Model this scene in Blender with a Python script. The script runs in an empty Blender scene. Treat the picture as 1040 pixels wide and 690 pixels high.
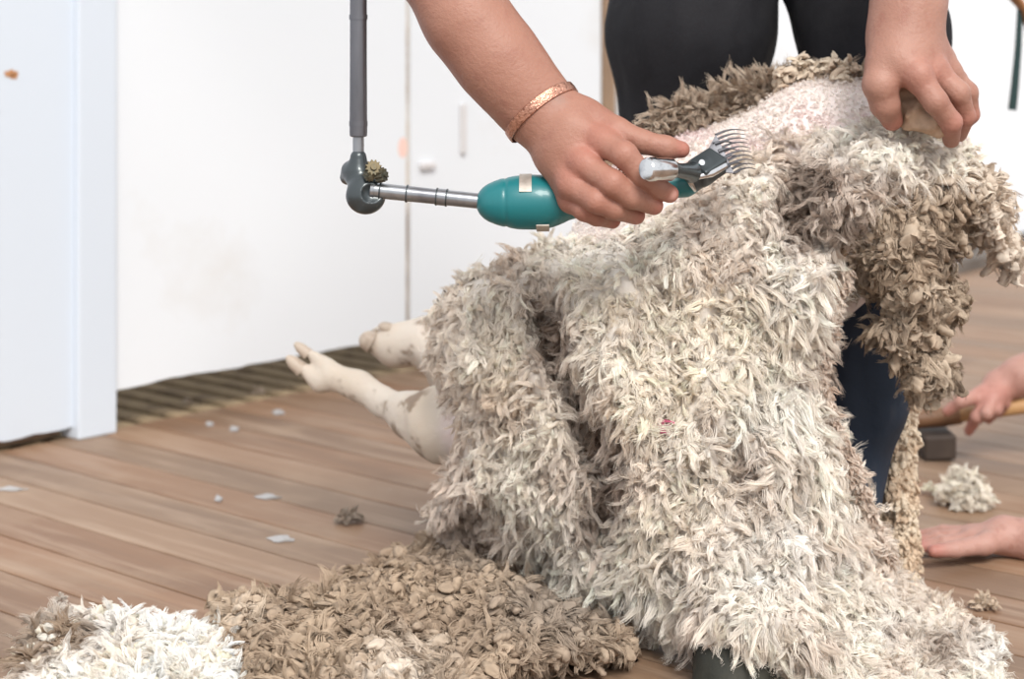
import bpy, math, random
import numpy as np
from mathutils import Vector

# ------------------------------------------------------------------ camera, world, light
FPX = 1870.0; HZ = 30.0; CAMZ = 0.67
S = bpy.context.scene
C = S.collection
cam_d = bpy.data.cameras.new('camera'); cam = bpy.data.objects.new('camera', cam_d); C.objects.link(cam)
cam.location = (0, 0, CAMZ); cam.rotation_euler = (math.pi/2, 0, 0)
cam_d.sensor_width = 36; cam_d.lens = FPX/1040*36
cam_d.shift_y = -(345-HZ)/1040
cam_d.dof.use_dof = True; cam_d.dof.focus_distance = 1.86; cam_d.dof.aperture_fstop = 5.0
cam_d.clip_start = 0.05; cam_d.clip_end = 60
S.camera = cam
S.view_settings.view_transform = 'Standard'; S.view_settings.look = 'None'
S.view_settings.gamma = 1; S.view_settings.use_curve_mapping = False
S.view_settings.exposure = 0.50
S.cycles.max_bounces = 14; S.cycles.diffuse_bounces = 10; S.cycles.transmission_bounces = 6
W = bpy.data.worlds.new('world'); S.world = W; W.use_nodes = True
bg = W.node_tree.nodes['Background']; bg.inputs[0].default_value = (0.95, 0.975, 1.0, 1); bg.inputs[1].default_value = 0.88
sun_d = bpy.data.lights.new('sun', 'SUN'); sun_d.energy = 2.7; sun_d.angle = math.radians(22); sun_d.color = (1.0, 0.96, 0.9)
sun = bpy.data.objects.new('sun', sun_d); C.objects.link(sun)
sun.rotation_euler = Vector((-0.16, 0.70, -0.69)).to_track_quat('-Z', 'Y').to_euler()

# ------------------------------------------------------------------ helpers
rng = np.random.default_rng(7)
def P(px, py, Y):
    return np.array([(px-520)/FPX*Y, Y, CAMZ-(py-HZ)/FPX*Y])
def fix(o, label=None, cat=None, group=None, kind=None):
    if label: o['label'] = label
    if cat: o['category'] = cat
    if group: o['group'] = group
    if kind: o['kind'] = kind
    return o
def link(name, me, mat=None, parent=None):
    o = bpy.data.objects.new(name, me); C.objects.link(o)
    if mat is not None: me.materials.append(mat)
    if parent is not None:
        o.parent = parent
        o.matrix_parent_inverse = parent.matrix_basis.inverted()
    return o
def empty(name, loc, label=None, cat=None, group=None):
    o = bpy.data.objects.new(name, None); C.objects.link(o); o.location = Vector([float(v) for v in loc])
    o.empty_display_size = .05
    return fix(o, label, cat, group)
def np_mesh(name, V, F, smooth=True, col=None):
    """F: (M,4) or (M,3) int array"""
    me = bpy.data.meshes.new(name); V = np.asarray(V, np.float32); F = np.asarray(F, np.int32)
    n, k = F.shape
    me.vertices.add(len(V)); me.vertices.foreach_set('co', V.ravel())
    me.loops.add(n*k); me.loops.foreach_set('vertex_index', F.ravel())
    me.polygons.add(n); me.polygons.foreach_set('loop_start', np.arange(0, n*k, k, dtype=np.int32))
    me.polygons.foreach_set('use_smooth', np.full(n, smooth))
    if col is not None:
        a = me.color_attributes.new('Col', 'FLOAT_COLOR', 'POINT')
        c = np.ones((len(V), 4), np.float32); c[:, :3] = col; a.data.foreach_set('color', c.ravel())
    me.update(calc_edges=True); me.validate()
    return me
class MB:
    """collects boxes / tubes / lathes as one mesh"""
    def __init__(s): s.V = []; s.F = []; s.C = []; s.n = 0
    def add(s, V, F, c=None):
        V = [tuple(float(q) for q in v) for v in V]
        s.V += V; s.F += [tuple(i+s.n for i in f) for f in F]; s.n += len(V); s.C += [c]*len(V)
    def box(s, o, x, y, z, ex, c=None):
        """o = centre, x,y,z axis unit vectors, ex = full extents"""
        o, x, y, z = map(np.asarray, (o, x, y, z)); V = []
        for k in (-.5, .5):
            for j in (-.5, .5):
                for i in (-.5, .5): V.append(o+x*i*ex[0]+y*j*ex[1]+z*k*ex[2])
        s.add(V, [(0,2,3,1),(4,5,7,6),(0,1,5,4),(2,6,7,3),(0,4,6,2),(1,3,7,5)], c)
    def tube(s, pts, rad, n=16, cap=True, flat=None):
        pts = [np.asarray(p, float) for p in pts]
        if not hasattr(rad, '__len__'): rad = [rad]*len(pts)
        V = []; F = []; up = None
        for i, p in enumerate(pts):
            t = pts[min(i+1, len(pts)-1)]-pts[max(i-1, 0)]; t = t/(np.linalg.norm(t)+1e-9)
            if up is None:
                up = np.cross(t, (0, 0, 1) if abs(t[2]) < .9 else (0, 1, 0))
            up = up-t*np.dot(up, t); up /= np.linalg.norm(up)+1e-9; q = np.cross(t, up)
            for k in range(n):
                a = 2*math.pi*k/n; V.append(p+rad[i]*(math.cos(a)*up+math.sin(a)*q*(flat or 1)))
        for i in range(len(pts)-1):
            for k in range(n):
                F.append((i*n+k, i*n+(k+1) % n, (i+1)*n+(k+1) % n, (i+1)*n+k))
        if cap: F.append(tuple(range(n-1, -1, -1))); F.append(tuple((len(pts)-1)*n+k for k in range(n)))
        s.add(V, F)
    def build(s, name, mat, parent=None, smooth=False, bevel=0, col=False):
        me = bpy.data.meshes.new(name); me.from_pydata(s.V, [], s.F)
        if col:
            a = me.color_attributes.new('Col', 'FLOAT_COLOR', 'POINT')
            c = np.ones((len(s.V), 4), np.float32); c[:, :3] = np.array([q if q is not None else (1, 1, 1) for q in s.C]); a.data.foreach_set('color', c.ravel())
        me.update()
        if smooth:
            me.polygons.foreach_set('use_smooth', [True]*len(me.polygons))
            me.set_sharp_from_angle(angle=math.radians(40))
        o = link(name, me, mat, parent)
        if bevel:
            b = o.modifiers.new('bevel', 'BEVEL'); b.width = bevel; b.segments = 2; b.limit_method = 'ANGLE'; b.angle_limit = .6
        return o

# value noise
_tab = np.random.default_rng(3).random((64, 64, 64)).astype(np.float32)
def vnoise(p, seed=0):
    p = np.asarray(p, np.float64)+seed*17.3+100; i = np.floor(p).astype(int); f = p-i; f = f*f*(3-2*f); i &= 63; j = (i+1) & 63
    g = lambda a, b, c: _tab[a, b, c]
    x0, y0, z0 = i.T; x1, y1, z1 = j.T; fx, fy, fz = f.T
    a = g(x0,y0,z0)*(1-fx)+g(x1,y0,z0)*fx; b = g(x0,y1,z0)*(1-fx)+g(x1,y1,z0)*fx
    c = g(x0,y0,z1)*(1-fx)+g(x1,y0,z1)*fx; d = g(x0,y1,z1)*(1-fx)+g(x1,y1,z1)*fx
    return ((a*(1-fy)+b*fy)*(1-fz)+(c*(1-fy)+d*fy)*fz)*2-1
def n2(x, y, seed=0):
    return vnoise(np.stack([x, y, np.full_like(x, .5)], 1), seed)

# signed distance shapes
def smin(a, b, k):
    h = np.maximum(k-np.abs(a-b), 0)/k
    return np.minimum(a, b)-h*h*k*.25
def cap_(p, a, b, ra, rb):
    a = np.asarray(a, np.float32); b = np.asarray(b, np.float32); ba = b-a; pa = p-a
    h = np.clip(pa@ba/(ba@ba+1e-12), 0, 1)
    return np.linalg.norm(pa-h[:, None]*ba, axis=1)-(ra+(rb-ra)*h)
def ell_(p, c, r, R=None):
    q = p-np.asarray(c, np.float32)
    if R is not None: q = q@np.asarray(R, np.float32).T      # rows of R = local axes
    r = np.asarray(r, np.float32); k0 = np.linalg.norm(q/r, axis=1); k1 = np.linalg.norm(q/(r*r), axis=1)+1e-9
    return k0*(k0-1)/k1
def chain_(p, pts, rad, k=.004):
    d = None
    for i in range(len(pts)-1):
        c = cap_(p, pts[i], pts[i+1], rad[i], rad[i+1]); d = c if d is None else smin(d, c, k)
    return d
def axes_from(d, up=(0, 0, 1)):
    d = np.asarray(d, float); d = d/np.linalg.norm(d); s_ = np.cross(d, up); s_ /= np.linalg.norm(s_); return np.array([d, s_, np.cross(s_, d)])
def sdf_mesh(fn, lo, hi, h):
    """surface nets over fn; returns V,F(quads)"""
    lo = np.asarray(lo, float); hi = np.asarray(hi, float); B = 4
    nb = np.ceil((hi-lo)/(h*B)).astype(int)+1; n = nb*B
    cen = [lo[i]+(np.arange(nb[i])*B+(B-1)/2)*h for i in range(3)]
    G = np.stack(np.meshgrid(*cen, indexing='ij'), -1).reshape(-1, 3).astype(np.float32)
    dc = fn(G).reshape(nb); near = np.abs(dc) < h*B*1.8
    D = np.repeat(np.repeat(np.repeat(np.where(dc > 0, 1., -1.), B, 0), B, 1), B, 2).astype(np.float32)
    M = np.repeat(np.repeat(np.repeat(near, B, 0), B, 1), B, 2)
    idx = np.argwhere(M); out = np.empty(len(idx), np.float32)
    for s in range(0, len(idx), 400000):
        out[s:s+400000] = fn((lo+idx[s:s+400000]*h).astype(np.float32))
    D[M] = out
    sg = D < 0
    c8 = [D[dx:n[0]-1+dx, dy:n[1]-1+dy, dz:n[2]-1+dz] for dx in (0, 1) for dy in (0, 1) for dz in (0, 1)]
    s8 = [c < 0 for c in c8]; cnt = sum(s.astype(np.int8) for s in s8); act = (cnt > 0) & (cnt < 8)
    ai = np.argwhere(act); vid = -np.ones(act.shape, np.int64); vid[act] = np.arange(len(ai))
    vals = np.stack([c[act] for c in c8], 1); offs = np.array([(dx, dy, dz) for dx in (0, 1) for dy in (0, 1) for dz in (0, 1)], float)
    acc = np.zeros((len(ai), 3)); w = np.zeros(len(ai))
    for i in range(8):
        for j in range(i+1, 8):
            if np.abs(offs[i]-offs[j]).sum() != 1: continue
            a, b = vals[:, i], vals[:, j]; m = (a < 0) != (b < 0); t = np.where(m, a/(a-b+1e-12), 0)
            acc[m] += (offs[i]+(offs[j]-offs[i])*t[:, None])[m]; w[m] += 1
    V = lo+(ai+acc/w[:, None])*h
    F = []
    for ax in range(3):
        u, v = [(1, 2), (2, 0), (0, 1)][ax]
        sl0 = [slice(1, n[k]-1) for k in range(3)]; sl0[ax] = slice(0, n[ax]-1)
        sl1 = list(sl0); sl1[ax] = slice(1, n[ax])
        s0 = sg[tuple(sl0)]; s1 = sg[tuple(sl1)]; e = np.argwhere(s0 != s1)
        pos = s0[tuple(e.T)]
        base = e.copy()
        for k in range(3):
            if k != ax: base[:, k] += 1
        du = np.zeros(3, int); du[u] = 1; dv = np.zeros(3, int); dv[v] = 1
        q = [vid[tuple(x.T)] for x in (base-du-dv, base-dv, base, base-du)]
        q = np.stack(q, 1); q[~pos] = q[~pos][:, ::-1]; F.append(q)
    F = np.concatenate(F); F = F[(F >= 0).all(1)]
    return V, F
def join(parts):
    V = []; F = []; n = 0
    for v, f in parts: V.append(v); F.append(f+n); n += len(v)
    return np.concatenate(V), np.concatenate(F)

# ------------------------------------------------------------------ materials
def mat(name, base=(.8, .8, .8), rough=.6, metal=0, spec=.5, attr=False, noise=None, bump=None, sss=0, sheen=0, transl=0, coat=0):
    """noise = (scale, colour2, lo, hi[, vec scale]) ; bump = (scale, strength, dist)"""
    m = bpy.data.materials.new(name); m.use_nodes = True; nt = m.node_tree; b = nt.nodes['Principled BSDF']
    b.inputs['Base Color'].default_value = (*base, 1); b.inputs['Roughness'].default_value = rough; b.inputs['Metallic'].default_value = metal
    b.inputs['Specular IOR Level'].default_value = spec
    if sss:
        b.inputs['Subsurface Weight'].default_value = sss; b.inputs['Subsurface Radius'].default_value = (.008, .003, .0015); b.inputs['Subsurface Scale'].default_value = 1
    if sheen: b.inputs['Sheen Weight'].default_value = sheen
    if coat: b.inputs['Coat Weight'].default_value = coat
    tc = nt.nodes.new('ShaderNodeTexCoord'); src = None
    if attr:
        a = nt.nodes.new('ShaderNodeAttribute'); a.attribute_name = 'Col'; src = a.outputs['Color']
    if noise:
        items = noise if isinstance(noise, list) else [noise]
        for it in items:
            sc, c2, lo, hi = it[:4]
            mp = nt.nodes.new('ShaderNodeMapping'); nt.links.new(tc.outputs['Object'], mp.inputs[0])
            if len(it) > 4: mp.inputs['Scale'].default_value = it[4]
            if len(it) > 5: mp.vector_type = 'TEXTURE'; mp.inputs['Rotation'].default_value = it[5]
            nz = nt.nodes.new('ShaderNodeTexNoise'); nz.inputs['Scale'].default_value = sc; nz.inputs['Detail'].default_value = 8; nz.inputs['Roughness'].default_value = .6
            nt.links.new(mp.outputs[0], nz.inputs['Vector'])
            r = nt.nodes.new('ShaderNodeMapRange'); r.inputs[1].default_value = lo; r.inputs[2].default_value = hi
            nt.links.new(nz.outputs['Fac'], r.inputs[0])
            mx = nt.nodes.new('ShaderNodeMix'); mx.data_type = 'RGBA'
            if src is None: mx.inputs[6].default_value = (*base, 1)
            else: nt.links.new(src, mx.inputs[6])
            mx.inputs[7].default_value = (*c2, 1); nt.links.new(r.outputs[0], mx.inputs[0]); src = mx.outputs[2]
    if src is not None: nt.links.new(src, b.inputs['Base Color'])
    if bump:
        bs = bump if isinstance(bump, list) else [bump]; prev = None
        for it in bs:
            mp = nt.nodes.new('ShaderNodeMapping'); nt.links.new(tc.outputs['Object'], mp.inputs[0])
            if len(it) > 3: mp.inputs['Scale'].default_value = it[3]
            if len(it) > 4: mp.vector_type = 'TEXTURE'; mp.inputs['Rotation'].default_value = it[4]
            nz = nt.nodes.new('ShaderNodeTexNoise'); nz.inputs['Scale'].default_value = it[0]; nz.inputs['Detail'].default_value = 5
            nt.links.new(mp.outputs[0], nz.inputs['Vector'])
            bp = nt.nodes.new('ShaderNodeBump'); bp.inputs['Strength'].default_value = it[1]; bp.inputs['Distance'].default_value = it[2]
            nt.links.new(nz.outputs['Fac'], bp.inputs['Height'])
            if prev: nt.links.new(prev, bp.inputs['Normal'])
            prev = bp.outputs[0]
        nt.links.new(prev, b.inputs['Normal'])
    if transl:
        t = nt.nodes.new('ShaderNodeBsdfTranslucent'); ms = nt.nodes.new('ShaderNodeMixShader'); ms.inputs[0].default_value = transl
        if src is not None: nt.links.new(src, t.inputs[0])
        else: t.inputs[0].default_value = (*base, 1)
        out = nt.nodes['Material Output']; nt.links.new(b.outputs[0], ms.inputs[1]); nt.links.new(t.outputs[0], ms.inputs[2]); nt.links.new(ms.outputs[0], out.inputs[0])
    return m
ROTB = (0, 0, math.atan2(.750, .661))    # boards run square to the wall

# ------------------------------------------------------------------ setting
U = np.array([.661, .750, 0]); U /= np.linalg.norm(U); N = np.array([U[1], -U[0], 0]); Z = np.array([0, 0, 1.])
def WP(t, v, z):   # point on the wall: t along, v out towards the camera, z up
    return np.array([-.657, 3.056, 0])+U*t+N*v+Z*z
def wallbox(mb, t0, t1, v0, v1, z0, z1, c=None):
    mb.box(WP((t0+t1)/2, (v0+v1)/2, (z0+z1)/2), U, N, Z, (t1-t0, v1-v0, z1-z0), c)

mfloor = mat('floor_wood', rough=.55, attr=True, noise=[(9, (.12, .075, .05), .50, .80, (1, 9, 1), ROTB),
             (38, (.40, .29, .21), .50, .85, (1, 14, 1), ROTB), (5, (.33, .23, .155), .50, .9), (70, (.42, .36, .30), .70, .76), (45, (.09, .06, .04), .70, .78)],
             bump=[(60, .25, .002, (1, 14, 1), ROTB), (8, .2, .002)])
mwhite = mat('white_paint', (.58, .63, .70), .45, noise=[(3, (.53, .57, .63), .55, .8), (14, (.60, .50, .42), .70, .80, (1, 1, .5))], bump=(25, .15, .002))
mwhite2 = mat('door_paint', (.70, .725, .76), .45, noise=[(2.2, (.62, .61, .60), .58, .78), (11, (.62, .55, .48), .70, .80, (1, 1, .6))], bump=(20, .15, .002))
mbare = mat('bare_wood', (.33, .22, .14), .7, noise=(12, (.14, .09, .06), .4, .7, (1, 1, .3)), bump=(30, .4, .003))
mdark = mat('dark_wood_and_void', (.10, .075, .05), .8, noise=(12, (.05, .035, .025), .4, .7), bump=(30, .4, .003))  # also the painted dark of the void below the boards
mslat = mat('slat_wood', (.30, .22, .13), .7, noise=(20, (.12, .08, .05), .45, .75), bump=(40, .3, .002))

# floor boards: one mesh
fb = MB(); bw = .0905; R_ = random.Random(5)
uc = lambda p: p[0]*U[0]+p[1]*U[1]
FU0 = 1.383 % bw
base_v = -2.513-.03
for i in range(-14, 95):
    u0 = FU0+i*bw; g = .0028 + R_.random()*.0012
    # v coordinate runs from the wall towards the camera and past it
    cuts = [base_v if u0 < 3.5 else base_v-.3]; 
    while cuts[-1] < 2.2: cuts.append(cuts[-1]+1.6+R_.random()*2.6)
    for a, b in zip(cuts[:-1], cuts[1:]):
        k = .76+.28*R_.random(); w = R_.random()
        c = np.array([.245, .138, .080])*(1-w)+np.array([.240, .155, .100])*w
        o = U*(u0+bw/2)+N*((a+b)/2)+Z*(-.011)
        fb.box(o, U, N, Z, (bw-g, b-a-.001, .022), tuple(c*k))
floor = fb.build('floor', mfloor, col=True, bevel=.0012); fix(floor, 'weathered brown plank floor of the shed', kind='structure')
sb = MB(); sb.box(U*2.5+N*(-1.2)+Z*(-.06), U, N, Z, (9, 8, .04)); o = sb.build('floor_shade_sheet', mdark); fix(o, 'dark sheet standing in for the shade under the boards', kind='structure')  # dark sheet, its colour stands in for shade below the gaps

# slatted pen floor behind the door
sl = MB()
for t in np.arange(-.2, 1.6, .062):
    sl.box(WP(t, -.03-.55, -.012), U, N, Z, (.037, 1.1, .022))
o = sl.build('floor_grating', mslat, bevel=.002); fix(o, 'slatted wooden pen floor seen under the white door', kind='structure')
pb = MB(); wallbox(pb, -1.2, 4.2, -1.2, -1.15, -.04, 1.5); o = pb.build('wall_pen_blocker', mdark); fix(o, 'added dark back wall keeping sky light out of the pen', kind='structure')  # unseen wall added so the sky doesn't brighten the gap under the door

# walls
def ragged(mb, t0, t1, v0, v1, zb, z1, amp, step, seed):
    """board with a worn, uneven lower edge"""
    ts = np.arange(t0, t1+step*.5, step); ts[-1] = t1; r = np.random.default_rng(seed)
    zs = zb+amp*(n2(ts*9, ts*0, seed)+.5*n2(ts*40, ts*0, seed+1))
    V = []
    for v in (v1, v0):
        for t, z in zip(ts, zs): V.append(WP(t, v, z))
        for t in ts: V.append(WP(t, v, z1))
    n = len(ts); F = []
    for i in range(n-1):
        F.append((i, i+1, n+i+1, n+i)); F.append((2*n+i+1, 2*n+i, 3*n+i, 3*n+i+1))
        F.append((i, 2*n+i, 2*n+i+1, i+1)); F.append((n+i, n+i+1, 3*n+i+1, 3*n+i))
    F += [(0, n, 3*n, 2*n), (n-1, 3*n-1, 4*n-1, 2*n-1)]
    mb.add(V, F)
w = MB(); ragged(w, -1.3, -.074, -.045, -.018, .020, 2.6, .006, .01, 2); o = w.build('wall_left', mwhite); fix(o, 'pale blue-white panel left of the post', kind='structure')
w = MB(); ragged(w, -1.3, -.08, -.075, -.046, .004, .09, .003, .01, 5); o = w.build('baseboard_left', mbare); fix(o, 'bare brown wood under the left panel', kind='structure')
w = MB(); wallbox(w, -.074, .002, -.05, 0, .0, 2.6); o = w.build('trim_1', mwhite, bevel=.003); fix(o, 'white corner post beside the door', kind='structure')
chip = MB()
for (t, z, a, b) in ((-.135-.055, .60, .013, .006), (-.11-.075, .596, .008, .005)):
    V = []; 
    for k in range(12):
        r = 1+.25*math.sin(k*2.7); V.append(WP(t+a*r*math.cos(k*math.pi/6), -.0172, z+b*r*math.sin(k*math.pi/6)))
    chip.add(V, [tuple(range(12))])
o = chip.build('trim_2', mat('chipped_patch', (.45, .22, .10), .8)); fix(o, 'small chip in the paint baring brown wood', kind='structure')
w = MB(); ragged(w, .004, .699, -.045, -.016, .070, 2.6, .0035, .01, 9); o = w.build('door_1', mwhite2); fix(o, 'white painted pen door with a worn lower edge', kind='structure')
w = MB(); ragged(w, .712, 1.308, -.045, -.016, .088, 2.6, .0035, .01, 12); o = w.build('wall_middle', mwhite2); fix(o, 'white painted panel between door and dark gap', kind='structure')
mstain = mat('stained_seam', (.55, .48, .40), .7, noise=[(9, (.22, .15, .10), .46, .58, (1, 1, .5)), (4, (.75, .73, .70), .52, .62)])
w = MB(); wallbox(w, .699, .712, -.040, -.022, .09, 2.6); o = w.build('trim_3', mstain); fix(o, 'stained seam beside the door', kind='structure')
w = MB(); wallbox(w, 1.312, 1.352, -.06, -.01, 0, 2.6); o = w.build('trim_4', mbare, bevel=.002); fix(o, 'brown upright timber beyond the white panel', kind='structure')
w = MB(); ragged(w, 1.366, 5.5, -.045, -.012, .055, 2.6, .003, .02, 15); o = w.build('wall_right', mwhite2); fix(o, 'bright white wall behind on the right', kind='structure')
w = MB(); wallbox(w, 1.34, 5.5, -.10, .10, -.02, .035); o = w.build('baseboard_right', mat('grey_sill', (.13, .11, .095), .8, noise=(10, (.07, .055, .045), .4, .7)), bevel=.003); fix(o, 'dark timber sill along the foot of the right wall', kind='structure')
# small fittings on the wall (blurred in the photo)
mgrey = mat('grey_fitting', (.60, .58, .58), .5)
fx = MB(); wallbox(fx, .852, .866, -.016, -.008, .42, .52); o = fx.build('slide_bolt', mgrey, bevel=.002); fix(o, 'small grey upright bolt fixed to the white panel right of the seam', 'bolt')
fx = MB(); wallbox(fx, .735, .775, -.016, -.006, .395, .408); o = fx.build('metal_plate', mgrey, bevel=.002); fix(o, 'small dull metal plate low beside the stained seam', 'plate')
fx = MB(); V = [WP(.690+.013*math.cos(k*math.pi/8), -.0155, .44+.020*math.sin(k*math.pi/8)) for k in range(16)]; fx.add(V, [tuple(range(16))])
o = fx.build('trim_5', mat('red_mark', (.80, .55, .48), .7)); fix(o, 'faint red mark by the seam', kind='structure')
w = MB(); w.box((0, 2.0, 2.35), (1, 0, 0), (0, 1, 0), Z, (7, .10, .14)); o = w.build('trim_6', mbare, bevel=.005); fix(o, 'overhead timber carrying the shearing gear', kind='structure')
# ------------------------------------------------------------------ wool builders
def unit(v): return v/(np.linalg.norm(v, axis=-1, keepdims=True)+1e-9)
def frames(d, rg):
    a = unit(np.cross(d, rg.normal(size=d.shape))); return a, np.cross(d, a)
def locks(pos, dr, L, Wd, col, strands=10, K=6, r0=.0007, bend=.35, crimp=.18, splay=.22, seed=1, tipcol=None, rootcol=None, floor=True, conv=.45, flat=.45):
    """flattish, curling bundles of fine crimped fibres; returns V,F,C"""
    rg = np.random.default_rng(seed); n = len(pos); a, b = frames(dr, rg)
    gg = rg.normal(size=(n, 3))*.75+np.array([0, 0, -.9]); gg = unit(gg-dr*(gg*dr).sum(1, keepdims=True)); a = unit(np.cross(dr, gg)); b = gg
    t = np.linspace(0, 1, K); ph = rg.random(n)*6.28; fq = rg.uniform(1.5, 3.0, n); phi = rg.uniform(.6, 2.4, n)*bend/.35
    th = rg.random((n, strands))*6.28; rho = np.sqrt(rg.random((n, strands))); ls = rg.uniform(.80, 1.06, (n, strands))
    sd = unit(rg.normal(size=(n, strands, 3))); br = rg.uniform(.93, 1.06, (n, strands))
    V = np.empty((n, strands, K, 3, 3), np.float32); Cc = np.empty((n, strands, K, 3), np.float32)
    off = Wd[:, None, None]*rho[..., None]*(np.cos(th)[..., None]*a[:, None]+flat*np.sin(th)[..., None]*b[:, None])
    for k, tk in enumerate(t):
        ll = L[:, None]*ls; pt = phi*tk
        arc = dr*(np.sin(pt)/phi)[:, None]+gg*((1-np.cos(pt))/phi)[:, None]
        c = pos[:, None]+arc[:, None]*ll[..., None]
        c = c+off*((.55+.75*math.sin(3.1416*tk**.8))*(1-conv*tk**3))+sd*(ll*splay*.30*tk**3)[..., None]
        w = np.sin(6.28*fq*tk+ph)*crimp*Wd*(.4+tk); c = c+(w[:, None]*a)[:, None]
        r = r0*((1.0-tk)**.5*.85+.15)
        for q in range(3):
            an = 2.094*q; V[:, :, k, q] = c+r*(math.cos(an)*a+math.sin(an)*b)[:, None]
        cc = col
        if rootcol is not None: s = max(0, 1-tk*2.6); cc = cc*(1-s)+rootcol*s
        if tipcol is not None: s = max(0, tk*1.8-.8); cc = cc*(1-s)+tipcol*s
        Cc[:, :, k] = cc[:, None]*br[..., None]
    if floor: V[..., 2] = np.maximum(V[..., 2], .002)
    m = n*strands; base = (np.arange(m)*K*3)[:, None, None]; kk = (np.arange(K-1)*3)[None, :, None]; q = np.arange(3)[None, None, :]; q2 = (q+1) % 3
    F = np.stack([base+kk+q2, base+kk+q, base+kk+3+q, base+kk+3+q2], -1).reshape(-1, 4)
    return V.reshape(-1, 3), F, np.clip(np.repeat(Cc.reshape(-1, 3), 3, axis=0), 0, .97)
def chunks(pos, dr, L, Wd, col, K=13, M=12, bend=.35, seed=2, floor=True, groove=.16, tipcol=None):
    """fat matted locks: ridged, crimped, blunt"""
    rg = np.random.default_rng(seed); n = len(pos); a, b = frames(dr, rg); g = unit(rg.normal(size=(n, 3))*.8+np.array([0, 0, -1.]))
    t = np.linspace(0, 1, K); V = np.empty((n, K, M, 3), np.float32); Cc = np.empty((n, K, M, 3), np.float32)
    ph = rg.random(n)*6.28; tw = rg.uniform(-1.8, 1.8, n); fq = rg.uniform(2.0, 4.0, n); fl = rg.uniform(.65, 1.0, n); phi = rg.uniform(.8, 3.2, n)*bend/.5; Wd = Wd*rg.uniform(.6, 1.3, n)
    for k, tk in enumerate(t):
        pt = phi*tk; c = pos+dr*(L*np.sin(pt)/phi)[:, None]+g*(L*(1-np.cos(pt))/phi)[:, None]+a*(np.sin(6.28*fq*.5*tk+ph)*Wd*.22)[:, None]
        pr = (.45+.75*math.sin(min(tk*1.25, 1)*2.3))*(1 if tk < .75 else math.sqrt(max(1-((tk-.75)/.25)**2, 0.0025)))
        if k == 0: pr = .04
        for m in range(M):
            an = 6.283*m/M+tw*tk
            rr = Wd*pr*(1+groove*math.cos(m*math.pi*.5+1.2*math.sin(6*tk))+.16*np.sin(6.28*fq*1.6*tk+ph+m*.52)+.08*np.sin(11*tk*fq+m*2.1))
            V[:, k, m] = c+(np.cos(an)*rr)[:, None]*a+(np.sin(an)*rr*fl)[:, None]*b
            cc = col
            if tipcol is not None: s = max(0, tk*1.8-.8); cc = cc*(1-s)+tipcol*s
            Cc[:, k, m] = cc*(1.0 if m % 4 < 2 else .86)
    if floor: V[..., 2] = np.maximum(V[..., 2], .002)
    base = (np.arange(n)*K*M)[:, None, None]; kk = (np.arange(K-1)*M)[None, :, None]; q = np.arange(M)[None, None, :]; q2 = (q+1) % M
    F = np.stack([base+kk+q, base+kk+q2, base+kk+M+q2, base+kk+M+q], -1).reshape(-1, 4)
    return V.reshape(-1, 3), F, Cc.reshape(-1, 3), True
def merge(lst):
    V = []; F = []; Cc = []; n = 0
    for it in lst: V.append(it[0]); F.append(it[1]+n); Cc.append(it[2]); n += len(it[0])
    return np.concatenate(V), np.concatenate(F), np.concatenate(Cc)
def wool_obj(name, lst, m, parent=None):
    V, F, Cc = merge(lst); me = np_mesh(name, V, F, False, Cc)
    sm = np.concatenate([np.full(len(it[1]), len(it) > 3) for it in lst])
    if len(sm) == len(me.polygons): me.polygons.foreach_set('use_smooth', sm)
    return link(name, me, m, parent)
def inside(px, py, poly):
    r = np.zeros(len(px), bool); n = len(poly)
    for i in range(n):
        x1, y1 = poly[i]; x2, y2 = poly[(i+1) % n]
        if y1 == y2: continue
        c = ((y1 > py) != (y2 > py)) & (px < (x2-x1)*(py-y1)/(y2-y1)+x1); r ^= c
    return r
def edge_d(px, py, poly):
    d = np.full(len(px), 1e9); n = len(poly)
    for i in range(n):
        a = np.array(poly[i], float); ba = np.array(poly[(i+1) % n], float)-a; p = np.stack([px, py], 1)-a
        h = np.clip(p@ba/(ba@ba), 0, 1); d = np.minimum(d, np.linalg.norm(p-h[:, None]*ba, axis=1))
    return d
def seg_d(px, py, pts):
    d = np.full(len(px), 1e9)
    for i in range(len(pts)-1):
        a = np.array(pts[i], float); ba = np.array(pts[i+1], float)-a; p = np.stack([px, py], 1)-a
        h = np.clip(p@ba/(ba@ba), 0, 1); d = np.minimum(d, np.linalg.norm(p-h[:, None]*ba, axis=1))
    return d
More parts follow.
